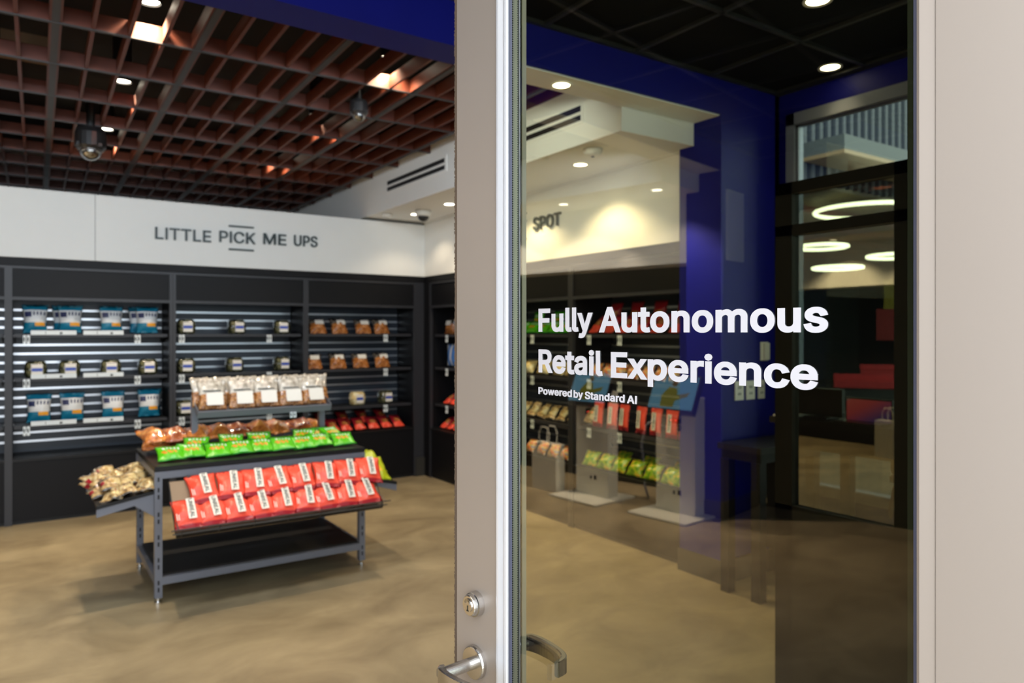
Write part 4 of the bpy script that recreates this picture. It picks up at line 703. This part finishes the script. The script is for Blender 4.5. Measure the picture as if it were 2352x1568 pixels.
# goods on the table
for i in range(9):
    GRN.put((.735+.133*i+jit(.006), 4.66+.012*math.sin(i*2), .797+.004*(i % 2)), (-1.12, 0, .06+jit(.14)), 'bright green wafer pack, %s from the left along the table front' % ORD[i], 'green wafer packs on the table')
for i, (x, y) in enumerate(((.88, 4.80), (1.10, 4.81), (1.28, 4.82), (1.55, 4.80), (1.80, 4.82), (1.70, 4.84))):
    GRN.put((x, y-.02, .822), (-1.1, 0, jit(.5)), 'green wafer pack, %s from the left in the second row on the table' % ORD[i], 'green wafer packs on the table')
for i in range(10):
    ORA.put((.69+.118*i+jit(.01), 5.02+jit(.01), .815), (-1.15, 0, jit(.25)), 'orange snack pack, %s from the left in the back row on the table' % ORD[i], 'orange snack packs on the table')
for i, x in enumerate((.70, .81, .92, 1.06, 1.2, 1.34, 1.48, 1.62)):
    ORA.put((x, 4.93+jit(.01), .87), (-1.35, 0, jit(.3)), 'orange snack pack, %s from the left on top of the back row' % ORD[i], 'orange snack packs on the table')
for i, x in enumerate((1.005, 1.19, 1.345, 1.51, 1.665)):
    PRET.put((x, 4.885, 1.060), (-.42, 0, jit(.1)), 'clear snack bag with white label, %s from the left on the riser' % ORD[i], 'clear snack bags on the riser')
for i, x in enumerate((.98, 1.12, 1.28, 1.43, 1.57, 1.70)):
    PRETB.put((x, 4.95, 1.075), (-.40, 0, jit(.12)), 'clear snack bag, %s from the left in the back row of the riser' % ORD[i], 'clear snack bags on the riser')
def on_tray(k, x, up, lift, turn, label, group):
    R_ = FT.to_3x3() @ Euler((math.radians(-90)+lift, 0, 0)).to_matrix()
    R_ = FT.to_3x3() @ (Matrix.Rotation(turn, 3, 'Z') @ Euler((math.radians(-90), 0, 0)).to_matrix() @ Matrix.Rotation(0, 3, 'X')) 
    # lie on the panel: pouch z runs up the slope, pouch -y faces out of the panel
    R_ = FT.to_3x3() @ Matrix.Rotation(turn, 3, 'Z') @ Matrix(((1, 0, 0), (0, 0, 1), (0, -1, 0)))
    R_ = R_ @ Matrix.Rotation(lift, 3, 'X')
    p = FT @ Vector((x, up, .026))
    k.put(p, R_.to_euler(), label, group)
for i in range(9):
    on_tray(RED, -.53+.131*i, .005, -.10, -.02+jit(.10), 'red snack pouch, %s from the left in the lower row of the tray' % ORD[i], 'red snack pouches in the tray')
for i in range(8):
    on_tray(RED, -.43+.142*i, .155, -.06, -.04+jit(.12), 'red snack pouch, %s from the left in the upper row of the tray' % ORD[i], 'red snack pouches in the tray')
n = 0
for r in range(5):
    for c in range(3):
        x = .375+.088*c+jit(.01); y = 4.62+.145*r+jit(.01); z = .606+(x-.335)*.18+.012*(c % 2)
        COOK.put((x+.02, y-.05, z), (-1.38, -.18, jit(.5)), 'cellophane cookie pack, row %s from the front, %s from the left on the wing' % (('one', 'two', 'three', 'four', 'five')[r], ORD[c]), 'cookie packs on the left wing')
for i, (x, y) in enumerate(((.43, 4.70), (.53, 4.78), (.40, 4.92), (.52, 5.0), (.44, 5.14), (.55, 5.18))):
    COOK.put((x, y, .652), (-1.3, -.15, jit(.9)), 'cellophane cookie pack lying on top of the pile, %s from the front' % ORD[i], 'cookie packs on the left wing')
for i, (x, y) in enumerate(((2.06, 4.70), (2.09, 4.80), (2.08, 4.92), (1.96, 5.04), (2.06, 5.12), (1.97, 5.2))):
    LIME.put((x, y-.07, .528+.028*(i % 2)+.01*i), (-.9, 0, .25+jit(.3)), 'yellow-green candy bag on the right wing, %s from the front' % ORD[i], 'yellow-green bags on the right wing', (1.25, 1.2, 1.2))
for i, x in enumerate((1.62, 1.74, 1.85)):
    LIME.put((x, 5.42, .60), (-.5, 0, jit(.2)), 'yellow-green candy bag on the tray behind the table, %s from the left' % ORD[i], 'yellow-green bags behind the table')
bk = B('shelf_black', (.66, 1.87, 5.362, 5.60, .585, .60)).m('wire').box(.66, 1.87, 5.597, 5.602, .60, .64)
tb(bk, 'back_tray')
# ------------------------------------------------------------------ open glass door in the foreground
# door-local: x runs from the lock edge to the hinge edge, -y faces the camera side
DA = math.atan2(-.99342, .11453)
D0 = Vector((.650, 1.069, 0))
d = thing('glass_door', 'open glazed door with brushed aluminium frame, white lettering and lever handle', 'door', D0, DA)
SL0, SL1 = -.0585, .0535
DT = .046
def dp(mb, name, par=None, **k): return mb.build(name, par or d, **k)
dp(B('alu', (SL0, SL1, 0, DT, .02, 2.42)), 'lock_stile', bevel=.0012)
dp(B('alu', (.7235, .84, 0, DT, .02, 2.42)).box(.7225, .7236, .001, DT-.001, .02, 2.42), 'hinge_stile', bevel=.0012)
dp(B('alu', (SL1, .7225, 0, DT, 2.31, 2.42)), 'top_rail')
dp(B('alu', (SL1, .7225, 0, DT, .02, .27)), 'bottom_rail')
b = MB().m('alu_bright')
prof = [(.0535, .002), (.0560, -.0030), (.0590, -.0042), (.0625, -.0036), (.0665, -.0018), (.0705, .0002), (.0738, .0010), (.0748, -.0010), (.0765, -.0022), (.0800, -.0012), (.0814, .0005), (.0814, .003), (.0735, .007), (.070, .013), (.0535, .013)]
b.prism(prof, 2, .27, 2.31)
dp(b, 'glazing_stop')
prof = [(.7235, .004), (.7228, .0012), (.709, .0), (.706, .002), (.7045, .010), (.7045, .013), (.7235, .013)]
dp(MB().m('alu').prism(prof, 2, .27, 2.31), 'glazing_stop')
dp(MB().m('gasket').prism([(.066, .0045), (.0745, .0045), (.0778, .0138), (.066, .0138)], 2, .27, 2.31).box(.7005, .7045, .009, .014, .27, 2.31), 'gasket')
dp(B('spacer', (.060, .0777, .0150, .0272, .27, 2.31)).m('seal_dark').box(.060, .0777, .0285, .0345, .27, 2.31).box(.692, .702, .0165, .0285, .27, 2.31), 'glass_spacer')
g = MB().m('door_glass')
for y in (.0145,): 
    v = [g.bm.verts.new(p) for p in ((.0770, y, .27), (.7044, y, .27), (.7044, y, 2.31), (.0770, y, 2.31))]; g._f(v)
gl = dp(g, 'glass_pane')
dp(B('alu_bright', (.0535, .0785, .0360, .0450, .27, 2.31)), 'glazing_stop')
# pile weatherstrip on the lock edge
b = MB().m('pile')
rnd = random.Random(3)
L_ = [SL0-.0055-rnd.uniform(0, .0028) for i in range(900)]
for i in range(899):
    z0 = .05+i*.0026
    if z0 < .8: continue
    b.box(L_[i], SL0, .0005, .008, z0, z0+.0026)
dp(b, 'weatherstrip')
# lettering on the glass
CAPH = .0366
for q in (('Fully', .1431, .2594, 1.5515), ('Autonomous', .2722, .6114, 1.5505), ('Retail', .1431, .2795, 1.4872), ('Experience', .2952, .6005, 1.4860)): obj('lettering', text_mesh('lettering', [q], 'text_white', CAPH, .0006, True, -14), d, (0, .0135, 0))
for q in (('Powered', .1428, .2170, 1.4526), ('by', .2209, .2402, 1.4522), ('Standard', .2441, .3207, 1.4518), ('AI', .3249, .3425, 1.4514)): obj('lettering', text_mesh('lettering', [q], 'text_white', .0112, .0006, True, -10), d, (0, .0135, 0))
# deadbolt cylinder
cz, cs = 1.0834, .002
k = MB().m('nickel').lathe([(.0212, 0), (.0212, -.004), (.0205, -.0115), (.0185, -.0125), (.0175, -.0180), (.0162, -.0195)], (cs, 0, cz), 32, 1).build('deadbolt', d, smooth=False)
MB().m('nickel').lathe([(.0112, -.0193), (.0108, -.0212)], (cs, 0, cz+.001), 24, 1).build('plug', k)
b = MB().m('nickel_dark')
for i in range(3): b.tube([(cs+(.0045+.002*i)*math.cos(a), -.0212, cz+.004+(.0045+.0018*i)*math.sin(a)) for a in [math.pi*j/8 for j in range(9)]], .0005, 5)
b.m('seal_dark').box(cs-.0012, cs+.0012, -.0216, -.021, cz-.0085, cz+.001).box(cs-.003, cs+.003, -.0214, -.021, cz-.009, cz-.0065)
b.build('keyway', k)
# lever handles on both sides
lz, ls = .9815, -.001
ro = MB().m('nickel').lathe([(.0285, 0), (.0285, -.006), (.0272, -.009), (.0262, -.0095), (.0150, -.0100)], (ls, 0, lz), 36, 1).build('rosette', d)
def lever_path(sgn): return [(ls-.006, sgn*.060), (ls+.006, sgn*.069), (ls+.03, sgn*.072), (ls+.06, sgn*.070), (ls+.09, sgn*.063), (ls+.108, sgn*.050), (ls+.112, sgn*.030)]
def lever(sgn, off, m):
    b = MB().m(m)
    b.lathe([(.0105, off), (.0105, off+sgn*.058)], (ls, 0, lz), 24, 1)
    P0 = [Vector((x, y+off, lz)) for x, y in [(ls-.0135, sgn*.062)]+lever_path(sgn)]
    P = []; HH = []
    H0 = (.006, .0135, .0155, .0155, .015, .0145, .014, .0135)
    for i in range(len(P0)-1):
        a, b0, c0, d0 = P0[max(i-1, 0)], P0[i], P0[i+1], P0[min(i+2, len(P0)-1)]
        for q in range(4):
            u = q/4; P.append(.5*((2*b0)+(c0-a)*u+(2*a-5*b0+4*c0-d0)*u*u+(3*b0-a-3*c0+d0)*u**3)); HH.append(H0[i]*(1-u)+H0[i+1]*u)
    P.append(P0[-1]); HH.append(H0[-1])
    rows = []
    for i, p in enumerate(P):
        a = P[max(i-1, 0)]; c = P[min(i+1, len(P)-1)]; tt = (c-a).normalized(); nn = Vector((-tt.y, tt.x, 0))
        hh = HH[i]; th = .0052
        rows.append([b.bm.verts.new(p+nn*th*sx+Vector((0, 0, hh*sz))) for sx, sz in ((-1, -.9), (-1, .9), (-.6, 1), (.6, 1), (1, .9), (1, -.9), (.6, -1), (-.6, -1))])
    for A, R_ in zip(rows, rows[1:]):
        for j in range(8): b._f([A[j], A[(j+1) % 8], R_[(j+1) % 8], R_[j]])
    b._f(rows[0][::-1]); b._f(rows[-1])
    return b.build('lever', d, smooth=False)
lever(-1, -.009, 'nickel'); lever(1, DT+.009, 'nickel_dark')
MB().m('nickel_dark').lathe([(.0285, DT), (.0285, DT+.008), (.015, DT+.010)], (ls, 0, lz), 36, 1).build('rosette', d)
b = MB().m('nickel').box(SL0-.0006, SL0+.001, .008, .038, .93, 1.13)
dp(b, 'strike_plate')
for z in (.45, 1.2, 2.1): dp(MB().m('nickel').lathe([(.011, -.05), (.011, .05)], (.846, .02, z), 16, 2), 'hinge')
# ------------------------------------------------------------------ second door leaf behind, black framed with tinted glass
p = thing('glass_door', 'black framed door leaf with tinted glass behind the white lettering', 'door', (2.448, 1.772, 0))
def pp(mb, name): return mb.build(name, p)
pp(B('leaf_black', (0, .045, -.075, 0, .01, 2.13)), 'stile')
pp(B('leaf_black', (0, .045, -.515, -.468, .88, 2.13)).box(0, .045, -.95, -.90, .01, 2.13), 'stile')
pp(B('leaf_black', (0, .045, -.95, 0, 2.085, 2.13)), 'top_rail')
pp(B('leaf_black', (0, .045, -.95, 0, 1.925, 1.965)), 'middle_rail')
pp(B('leaf_black', (0, .045, -.95, 0, .01, .885)), 'kick_panel')
g = MB().m('tint_glass')
for y0, y1 in ((-.468, -.075), (-.90, -.515)):
    for z0, z1 in ((.885, 1.925), (1.965, 2.085)):
        v = [g.bm.verts.new(q_) for q_ in ((.022, y0, z0), (.022, y1, z0), (.022, y1, z1), (.022, y0, z1))]; g._f(v)
pp(g, 'glass_pane')
# ------------------------------------------------------------------ wall plates on the blue wall
def plate(x, z, w_, h, label, nm='wall_switch', kind=0):
    t = thing(nm, label, 'switch', (x, 2.97, z))
    B('white_gloss', (-w_/2, w_/2, -.008, 0, -h/2, h/2)).build('plate', t, bevel=.002)
    b = MB().m('white_gloss')
    if kind: b.box(-w_*.3, w_*.3, -.03, -.008, -h*.45, h*.45)
    else:
        b.m('slot_dark')
        for dz in (-.02, .02): b.box(-.012, -.006, -.0095, -.008, dz-.008, dz+.008).box(.006, .012, -.0095, -.008, dz-.008, dz+.008)
    b.build('cover' if kind else 'socket', t)
plate(3.985, 1.43, .075, .12, 'white door intercom box on the blue wall', 'intercom', 1)
plate(3.735, 1.185, .085, .12, 'left white socket plate on the blue wall under the lettering', 'wall_socket')
plate(3.845, 1.185, .085, .12, 'middle white socket plate on the blue wall under the lettering', 'wall_socket')
plate(3.955, 1.185, .065, .12, 'right white socket plate on the blue wall under the lettering', 'wall_socket')

# ------------------------------------------------------------------ black counter along the side window
t = thing('side_desk', 'low black desk against the blue wall, left of the taller counter', 'desk', (3.8, 2.76, 0))
B('shelf_black', (-.33, .28, -.155, .155, .855, .89)).build('top', t)
B('black_panel', (-.31, .27, -.14, .14, .80, .855)).build('apron', t)
for x in (-.29, .23):
    for y in (-.11, .11): B('black_panel', (x-.03, x+.03, y-.03, y+.03, 0, .80)).build('leg', t)
B('black_panel', (-.06, .19, -.075, .075, .25, .79)).m('chrome').box(-.066, -.06, .0, .04, .52, .55).build('cabinet', t)
t = thing('counter', 'tall black counter under the side window, seen through the door', 'counter', (3.8, 1.55, 0))
B('shelf_black', (-.30, .28, -.85, 1.02, 1.045, 1.08)).build('top', t)
B('black_panel', (-.28, .27, -.83, 1.0, .92, 1.045)).build('apron', t)
for x in (-.26, .23):
    for y in (-.81, .87): B('black_panel', (x-.03, x+.03, y-.03, y+.03, 0, .92)).build('leg', t)
t = thing('monitor', 'black computer monitor on the counter desk seen from behind', 'monitor', (3.64, 2.34, 1.08))
B('black_plastic', (-.012, .012, -.13, .13, .015, .165)).build('screen', t)
B('black_plastic', (-.01, .02, -.03, .03, .01, .1)).box(-.06, .06, -.07, .07, 0, .012).build('stand', t)
mat('screen_art', (.2, .05, .06), .3, vary=0)
nt = M['screen_art'].node_tree
tc = nt.nodes['Texture Coordinate']; sx = nt.nodes.new('ShaderNodeSeparateXYZ'); nt.links.new(tc.outputs['Object'], sx.inputs[0])
ad = nt.nodes.new('ShaderNodeMath'); ad.operation = 'MULTIPLY_ADD'; ad.inputs[1].default_value = .55; nt.links.new(sx.outputs[1], ad.inputs[0]); nt.links.new(sx.outputs[2], ad.inputs[2])
cr = nt.nodes.new('ShaderNodeValToRGB'); e = cr.color_ramp.elements
e[0].position = .0; e[0].color = (.03, .02, .12, 1); e[1].position = .24; e[1].color = (.05, .20, .34, 1)
x_ = e.new(.10); x_.color = (.30, .03, .04, 1); x_ = e.new(.17); x_.color = (.34, .05, .05, 1); x_ = e.new(.19); x_.color = (.10, .22, .22, 1)
nt.links.new(ad.outputs[0], cr.inputs[0]); nt.links.new(cr.outputs[0], nt.nodes['Principled BSDF'].inputs['Emission Color']); nt.nodes['Principled BSDF'].inputs['Emission Strength'].default_value = 1.2
t = thing('laptop', 'open laptop with a blue and red screen on the counter desk', 'laptop', (3.62, 2.06, 1.08))
B('black_plastic', (0, .012, -.125, .125, .0, .130)).m('black_plastic').box(-.11, 0, -.125, .125, 0, .012).build('case', t)
B('screen_art', (-.002, .001, -.118, .118, .010, .122)).build('screen', t)
t = thing('papers', 'small stack of pale papers on the counter desk', 'papers', (3.62, 2.51, 1.08))
B('label_white', (-.10, .12, -.05, .05, 0, .010)).build('sheets', t)
t = thing('mug', 'pale mug on the counter desk beside the laptop', 'mug', (3.66, 1.86, 1.08))
MB().m('white_gloss').lathe([(.035, 0), (.04, .01), (.04, .09), (.035, .09), (.034, .02), (.01, .015)], seg=16).build('cup', t)

# ------------------------------------------------------------------ what stands outside the side window
mat('canopy_grey', lin(72, 76, 82), .6)
mat('corrugated', lin(20, 30, 52), .5, vary=.05)
f = MB().m('corrugated'); x = 8.0; prof = []
while x < 24:
    prof += [(x, 7.0), (x+.08, 7.0), (x+.11, 6.93), (x+.19, 6.93)]; x += .22
prof += [(x, 7.1), (8.0, 7.1)]
f.prism(prof, 2, 3.97, 8.5)
struct('exterior_siding', f)
mat('asphalt', lin(58, 54, 42), .9)
struct('ground', B('asphalt', (4.2, 26, -3.5, 15, -.07, -.01)))
struct('exterior_canopy', B('canopy_grey', (10.24, 24, 6.2, 6.9, 4.32, 4.55)).m('brown_panel').box(10.24, 24, 6.2, 6.9, 4.26, 4.32))
mat('lobby_ceiling', lin(96, 86, 62), .8, vary=.15)
mat('lobby_dark', lin(30, 36, 38), .7, vary=.2)
mat('poster_yellow', lin(150, 130, 20), .6); mat('poster_red', lin(150, 24, 30), .6); mat('booth_red', lin(190, 30, 40), .5)
f = MB().m('lobby_ceiling').box(8, 24, 7.11, 14, 3.98, 4.08).m('grid_wood')
for i in range(5): f.box(8, 24, 8.3+1.2*i, 8.45+1.2*i, 3.86, 3.98)
f.m('lobby_dark').box(8, 24, 14, 14.1, 0, 4.1).box(24, 24.1, 7.1, 14, 0, 4.1).box(8, 8.1, 7.1, 14, 0, 8.5)
struct('exterior_lobby', f)
def ring(x, y, z, r, label):
    t = thing('ring_lamp', label, 'pendant lamp', (x, y, z), 0, 'ring pendant lamps')
    MB().m('ring_on').tube([(r*math.cos(2*math.pi*i/40), r*math.sin(2*math.pi*i/40), 0) for i in range(40)], .036, 8, closed=True).build('ring', t, smooth=True)
    b = MB().m('wire')
    for i in range(3):
        a = 2*math.pi*i/3; b.tube([(r*math.cos(a), r*math.sin(a), .02), (0, 0, min(.35, 3.95-z))], .004, 5)
    b.tube([(0, 0, min(.34, 3.94-z)), (0, 0, 3.98-z)], .006, 6); b.build('cable', t)
def at(u, v, f_):
    c, s_ = math.cos(math.radians(34.1)), math.sin(math.radians(34.1)); r_ = (u-1176)/1660*f_
    return (r_*c+f_*s_, -r_*s_+f_*c, 1.55+(764-v)/1660*f_)
RINGS = [(1990, 484, 13.3, .88, 'large glowing ring lamp, highest of those seen through the side window'), (1887, 567, 15.0, .50, 'glowing ring lamp at the left of those seen through the side window'), (1924, 615, 16.5, .53, 'lowest glowing ring lamp seen through the side window'), (2058, 588, 15.5, .56, 'glowing ring lamp behind the black door stile at right')]
for u, v, f_, r, l in RINGS: ring(*at(u, v, f_), r, l)
def poster(u, v, f_, w_, h, m, label):
    x, y, z = at(u, v, f_); t = thing('poster', label, 'poster', (x, y, z))
    R_ = Matrix.Rotation(math.radians(-60), 4, 'Z')
    b = MB().m(m).box(-w_/2, w_/2, -.01, .01, -h/2, h/2, R_); b.build('sheet', t); return t
poster(2057, 676, 19, .55, .80, 'poster_yellow', 'yellow poster in the room beyond the side window')
poster(2050, 745, 19, .75, .82, 'poster_red', 'dark red poster below the yellow one beyond the side window')
for i, (u, v, f_, l) in enumerate(((2000, 874, 15.0, 'nearer'), (2052, 850, 17, 'farther'))):
    x, y, z = at(u, v, f_)
    t = thing('booth_seat', 'red booth bench beyond the side window, the %s one' % l, 'bench', (x, y, 0), -1.0)
    B('booth_red', (-.7, .7, -.25, .25, z-.14, z)).build('seat', t); B('booth_red', (-.7, .7, .2, .28, z, z+.12)).build('backrest', t); B('lobby_dark', (-.6, .6, -.2, .2, 0, z-.14)).build('base', t)

# ------------------------------------------------------------------ checkout kiosks on the left, seen mirrored in the door glass
mat('kiosk_white', lin(226, 222, 206), .4, vary=.02)
mat('kiosk_screen', (.02, .03, .04), .2, vary=0, emit=lin(110, 176, 205)[:3], es=1.3)
mat('figure_olive', (.02, .02, .0), .4, vary=0, emit=lin(140, 140, 20)[:3], es=1.0)
mat('figure_dark', (.02, .02, .0), .4, vary=0, emit=lin(110, 60, 60)[:3], es=.5)
mat('led_red', (1, .05, .05), vary=0, emit=(1, .03, .03), es=6)
def kiosk(x, y, rz, label):
    t = thing('checkout_kiosk', label, 'kiosk', (x, y, 0), rz, 'checkout kiosks')
    B('kiosk_white', (-.30, .30, -.28, .28, 0, .018)).build('base_plate', t, bevel=.003)
    c = B('kiosk_white', (-.20, .20, .0, .14, .018, 1.0)).build('column', t)
    B('slot_dark', (-.06, -.03, -.004, .001, .17, .21)).box(.0, .02, -.004, .001, .17, .2).box(-.06, -.03, -.004, .001, .72, .76).build('screw_port', c)
    K = Matrix.Translation((0, -.03, 1.03)) @ Matrix.Rotation(math.radians(-24), 4, 'X')
    h = B('black_plastic', (-.24, .24, 0, .05, -.17, .17, K)).build('screen_housing', t)
    B('kiosk_screen', (-.225, .225, -.003, 0, -.135, .155, K)).build('display', h)
    b = MB().m('figure_olive')
    b.prism([tuple(q_) for q_ in ((.10, -.12), (-.03, -.12), (-.04, -.06), (-.15, -.02), (-.17, .02), (-.13, .01), (-.05, -.01), (-.03, .05), (.05, .06), (.11, -.02))], 1, -.005, -.004)
    b.m('figure_dark').prism([(.0+.028*math.cos(a*.7), .09+.028*math.sin(a*.7)) for a in range(9)], 1, -.005, -.004)
    b.bm.transform(K); b.build('picture', h)
    MB().m('led_red').box(-.03, -.02, -.03, -.02, .80, .81).box(.02, .03, -.03, -.02, .80, .81).m('black_plastic').box(-.06, .06, -.02, .0, .78, .83).build('scanner', t)
kiosk(-3.97, 4.26, math.radians(96), 'white checkout kiosk with blue screen, the farther one mirrored in the door glass')
kiosk(-3.93, 3.35, math.radians(96), 'white checkout kiosk with blue screen, the nearer one mirrored in the door glass')
t = thing('tote_bag', 'white paper carrier bag with handles standing by the farther kiosk', 'bag', (-3.95, 4.78, 0), math.radians(96))
B('kiosk_white', (-.17, .17, -.06, .06, 0, .46)).build('body', t)
b = MB().m('kiosk_white')
for y in (-.055, .055): b.tube([(-.07, y, .45), (-.07, y, .56), (-.04, y, .62), (.04, y, .62), (.07, y, .56), (.07, y, .45)], .006, 6)
b.build('handle', t)
t = thing('power_cable', 'grey power cable looping to the floor beside the kiosks', 'cable', (-4.35, 3.9, 0))
MB().m('grey_steel').tube([(0, -.1, .75), (.03, -.02, .68), (.05, .02, .5), (.03, 0, .3), (.08, -.03, .12), (.12, -.1, .02)], .012, 6).build('cord', t, smooth=True)
# ------------------------------------------------------------------ person in black beside the counter, mostly hidden by the door frame
mat('skin', lin(122, 84, 66), .5, vary=.08)
mat('cloth_black', lin(20, 20, 24), .85, vary=.15, scale=30)
mat('hair', lin(28, 22, 18), .6)
mat('watch_steel', (.25, .29, .33), .4, metal=.6)
def skin_mesh(name, V, E_, R, root, sub=2):
    me = bpy.data.meshes.new(name); me.from_pydata(V, E_, [])
    o = bpy.data.objects.new(name, me); C.objects.link(o)
    md = o.modifiers.new('skin', 'SKIN'); md.use_smooth_shade = True
    for i, r in enumerate(R): me.skin_vertices[0].data[i].radius = (r, r) if not isinstance(r, tuple) else r
    me.skin_vertices[0].data[root].use_root = True
    s_ = o.modifiers.new('sub', 'SUBSURF'); s_.levels = sub; s_.render_levels = sub
    bpy.context.view_layer.update()
    out = bpy.data.meshes.new_from_object(o.evaluated_get(bpy.context.evaluated_depsgraph_get()))
    bpy.data.objects.remove(o); out.name = name
    for p in out.polygons: p.use_smooth = True
    return out
def chain(pts): return [(i, i+1) for i in range(len(pts)-1)]
# person-local: faces -x, base on the floor
t = thing('person', 'person in black clothes with one hand lowered, standing behind the door frame', 'person', (3.055, 1.30, 0), math.radians(28))
V = [(0, 0, .95), (0, 0, 1.08), (0, 0, 1.25), (0, 0, 1.40), (0, 0, 1.47),            # pelvis .. neck base
     (0, .17, 1.40), (-.02, .25, 1.15), (-.14, .27, .99),                             # left arm (y+), bent slightly forward
     (0, -.17, 1.40), (.03, -.24, 1.14), (-.05, -.25, .90),
     (0, .10, .90), (-.01, .11, .50), (.02, .11, .09), (0, -.10, .90), (.0, -.11, .50), (.03, -.11, .09)]
Ed = [(0, 1), (1, 2), (2, 3), (3, 4), (3, 5), (5, 6), (6, 7), (3, 8), (8, 9), (9, 10), (0, 11), (11, 12), (12, 13), (0, 14), (14, 15), (15, 16)]
Rr = [(.15, .11), (.145, .10), (.16, .11), (.12, .09), .055, .065, .050, .036, .065, .050, .036, .095, .066, .048, .095, .066, .048]
me = skin_mesh('clothes', V, Ed, Rr, 0); me.materials.append(M['cloth_black']); obj('clothes', me, t)
# head with face, one continuous surface
b = MB().m('skin'); rows = []
prof = [(-.115, .045, .02), (-.10, .058, .02), (-.07, .068, .005), (-.03, .072, 0), (.02, .078, 0), (.07, .076, .005), (.10, .055, .01), (.115, .02, .012)]
for h, r, dx in prof:
    row = []
    for k in range(20):
        a = 2*math.pi*k/20; x = -math.cos(a)*r*1.18; y = math.sin(a)*r
        if abs(math.sin(a)) < .35 and math.cos(a) > 0:
            if -.05 < h < 0: x -= .022*(1-abs(math.sin(a))*2.5)     # nose
            if h == -.07: x -= .006                                  # lips
            if h == .02: x += .006                                   # eye line
        row.append(b.bm.verts.new((x+dx-.02, y, 1.635+h)))
    rows.append(row)
neck = [b.bm.verts.new((-math.cos(2*math.pi*k/20)*.05+.0, math.sin(2*math.pi*k/20)*.05, 1.46)) for k in range(20)]
rows.insert(0, neck)
for A, R_ in zip(rows, rows[1:]):
    for k in range(20): b._f([A[k], A[(k+1) % 20], R_[(k+1) % 20], R_[k]])
b._f(rows[-1])
for s_ in (-1, 1):
    b.lathe([(.014, -.006), (.02, 0), (.012, .006)], (-.005, s_*.078, 1.63), 10, 1)
    b.m('label_white').lathe([(.004, -.012), (.011, -.004), (.004, .004)], (-.086, s_*.030, 1.655), 10, 0); b.m('hair').lathe([(.002, -.006), (.006, -.002), (.002, .003)], (-.094, s_*.030, 1.655), 8, 0); b.m('skin')
b.build('head', t, smooth=True)
b = MB().m('hair'); rows = []
for h, r in ((.0, .084), (.05, .088), (.09, .074), (.12, .048), (.132, .015)):
    rows.append([b.bm.verts.new((-math.cos(2*math.pi*k/18)*r*(1.15 if math.cos(2*math.pi*k/18) < .4 else 1.02)-.008, math.sin(2*math.pi*k/18)*r, 1.635+h+(.04 if math.cos(2*math.pi*k/18) > .5 and h < .04 else 0))) for k in range(18)])
for A, R_ in zip(rows, rows[1:]):
    for k in range(18): b._f([A[k], A[(k+1) % 18], R_[(k+1) % 18], R_[k]])
b._f(rows[-1]); b.build('hair', t, smooth=True)
def hand(name, wx, wy, wz, sg):
    """palm plus four fingers and thumb as one skinned surface; fingers point down and curl forward"""
    V = [(wx, wy, wz), (wx-.012, wy, wz-.03), (wx-.02, wy, wz-.075)]; E2 = [(0, 1), (1, 2)]; R2 = [(.022, .017), (.030, .015), (.034, .013)]
    for f, (dy, ln) in enumerate(((-.030, .068), (-.010, .078), (.011, .072), (.030, .056))):
        i0 = len(V); bx, bz = wx-.022, wz-.086
        V += [(bx, wy+dy*.95, bz), (bx-.006, wy+dy, bz-ln*.42), (bx+.004, wy+dy, bz-ln*.75), (bx+.018, wy+dy*.98, bz-ln*.95)]
        E2 += [(2, i0), (i0, i0+1), (i0+1, i0+2), (i0+2, i0+3)]; R2 += [.0098, .0090, .0082, .0068]
    i0 = len(V); V += [(wx-.030, wy-sg*.028, wz-.040), (wx-.046, wy-sg*.040, wz-.068), (wx-.050, wy-sg*.040, wz-.094)]
    E2 += [(1, i0), (i0, i0+1), (i0+1, i0+2)]; R2 += [.013, .0105, .008]
    me = skin_mesh(name, V, E2, R2, 0, 2); me.materials.append(M['skin']); return obj(name, me, t)
hand('hand', -.155, .27, .975, 1); hand('hand', -.06, -.25, .885, -1)
MB().m('watch_steel').lathe([(.030, -.012), (.034, -.010), (.034, .010), (.030, .012)], (-.149, .27, .985), 18, 2, cap=False).build('wristwatch', t)
for y in (.11, -.11):
    b = MB().m('black_plastic'); rows = []
    for x, w_, h in ((.07, .035, .07), (.0, .045, .085), (-.08, .048, .055), (-.16, .044, .04), (-.2, .02, .03)):
        rows.append([b.bm.verts.new((x, y+dx*w_, z*h)) for dx, z in ((-1, 0), (1, 0), (1, .7), (.6, 1), (-.6, 1), (-1, .7))])
    for A, R_ in zip(rows, rows[1:]):
        for k in range(6): b._f([A[k], A[(k+1) % 6], R_[(k+1) % 6], R_[k]])
    b._f(rows[0][::-1]); b._f(rows[-1]); b.build('shoe', t, smooth=True)
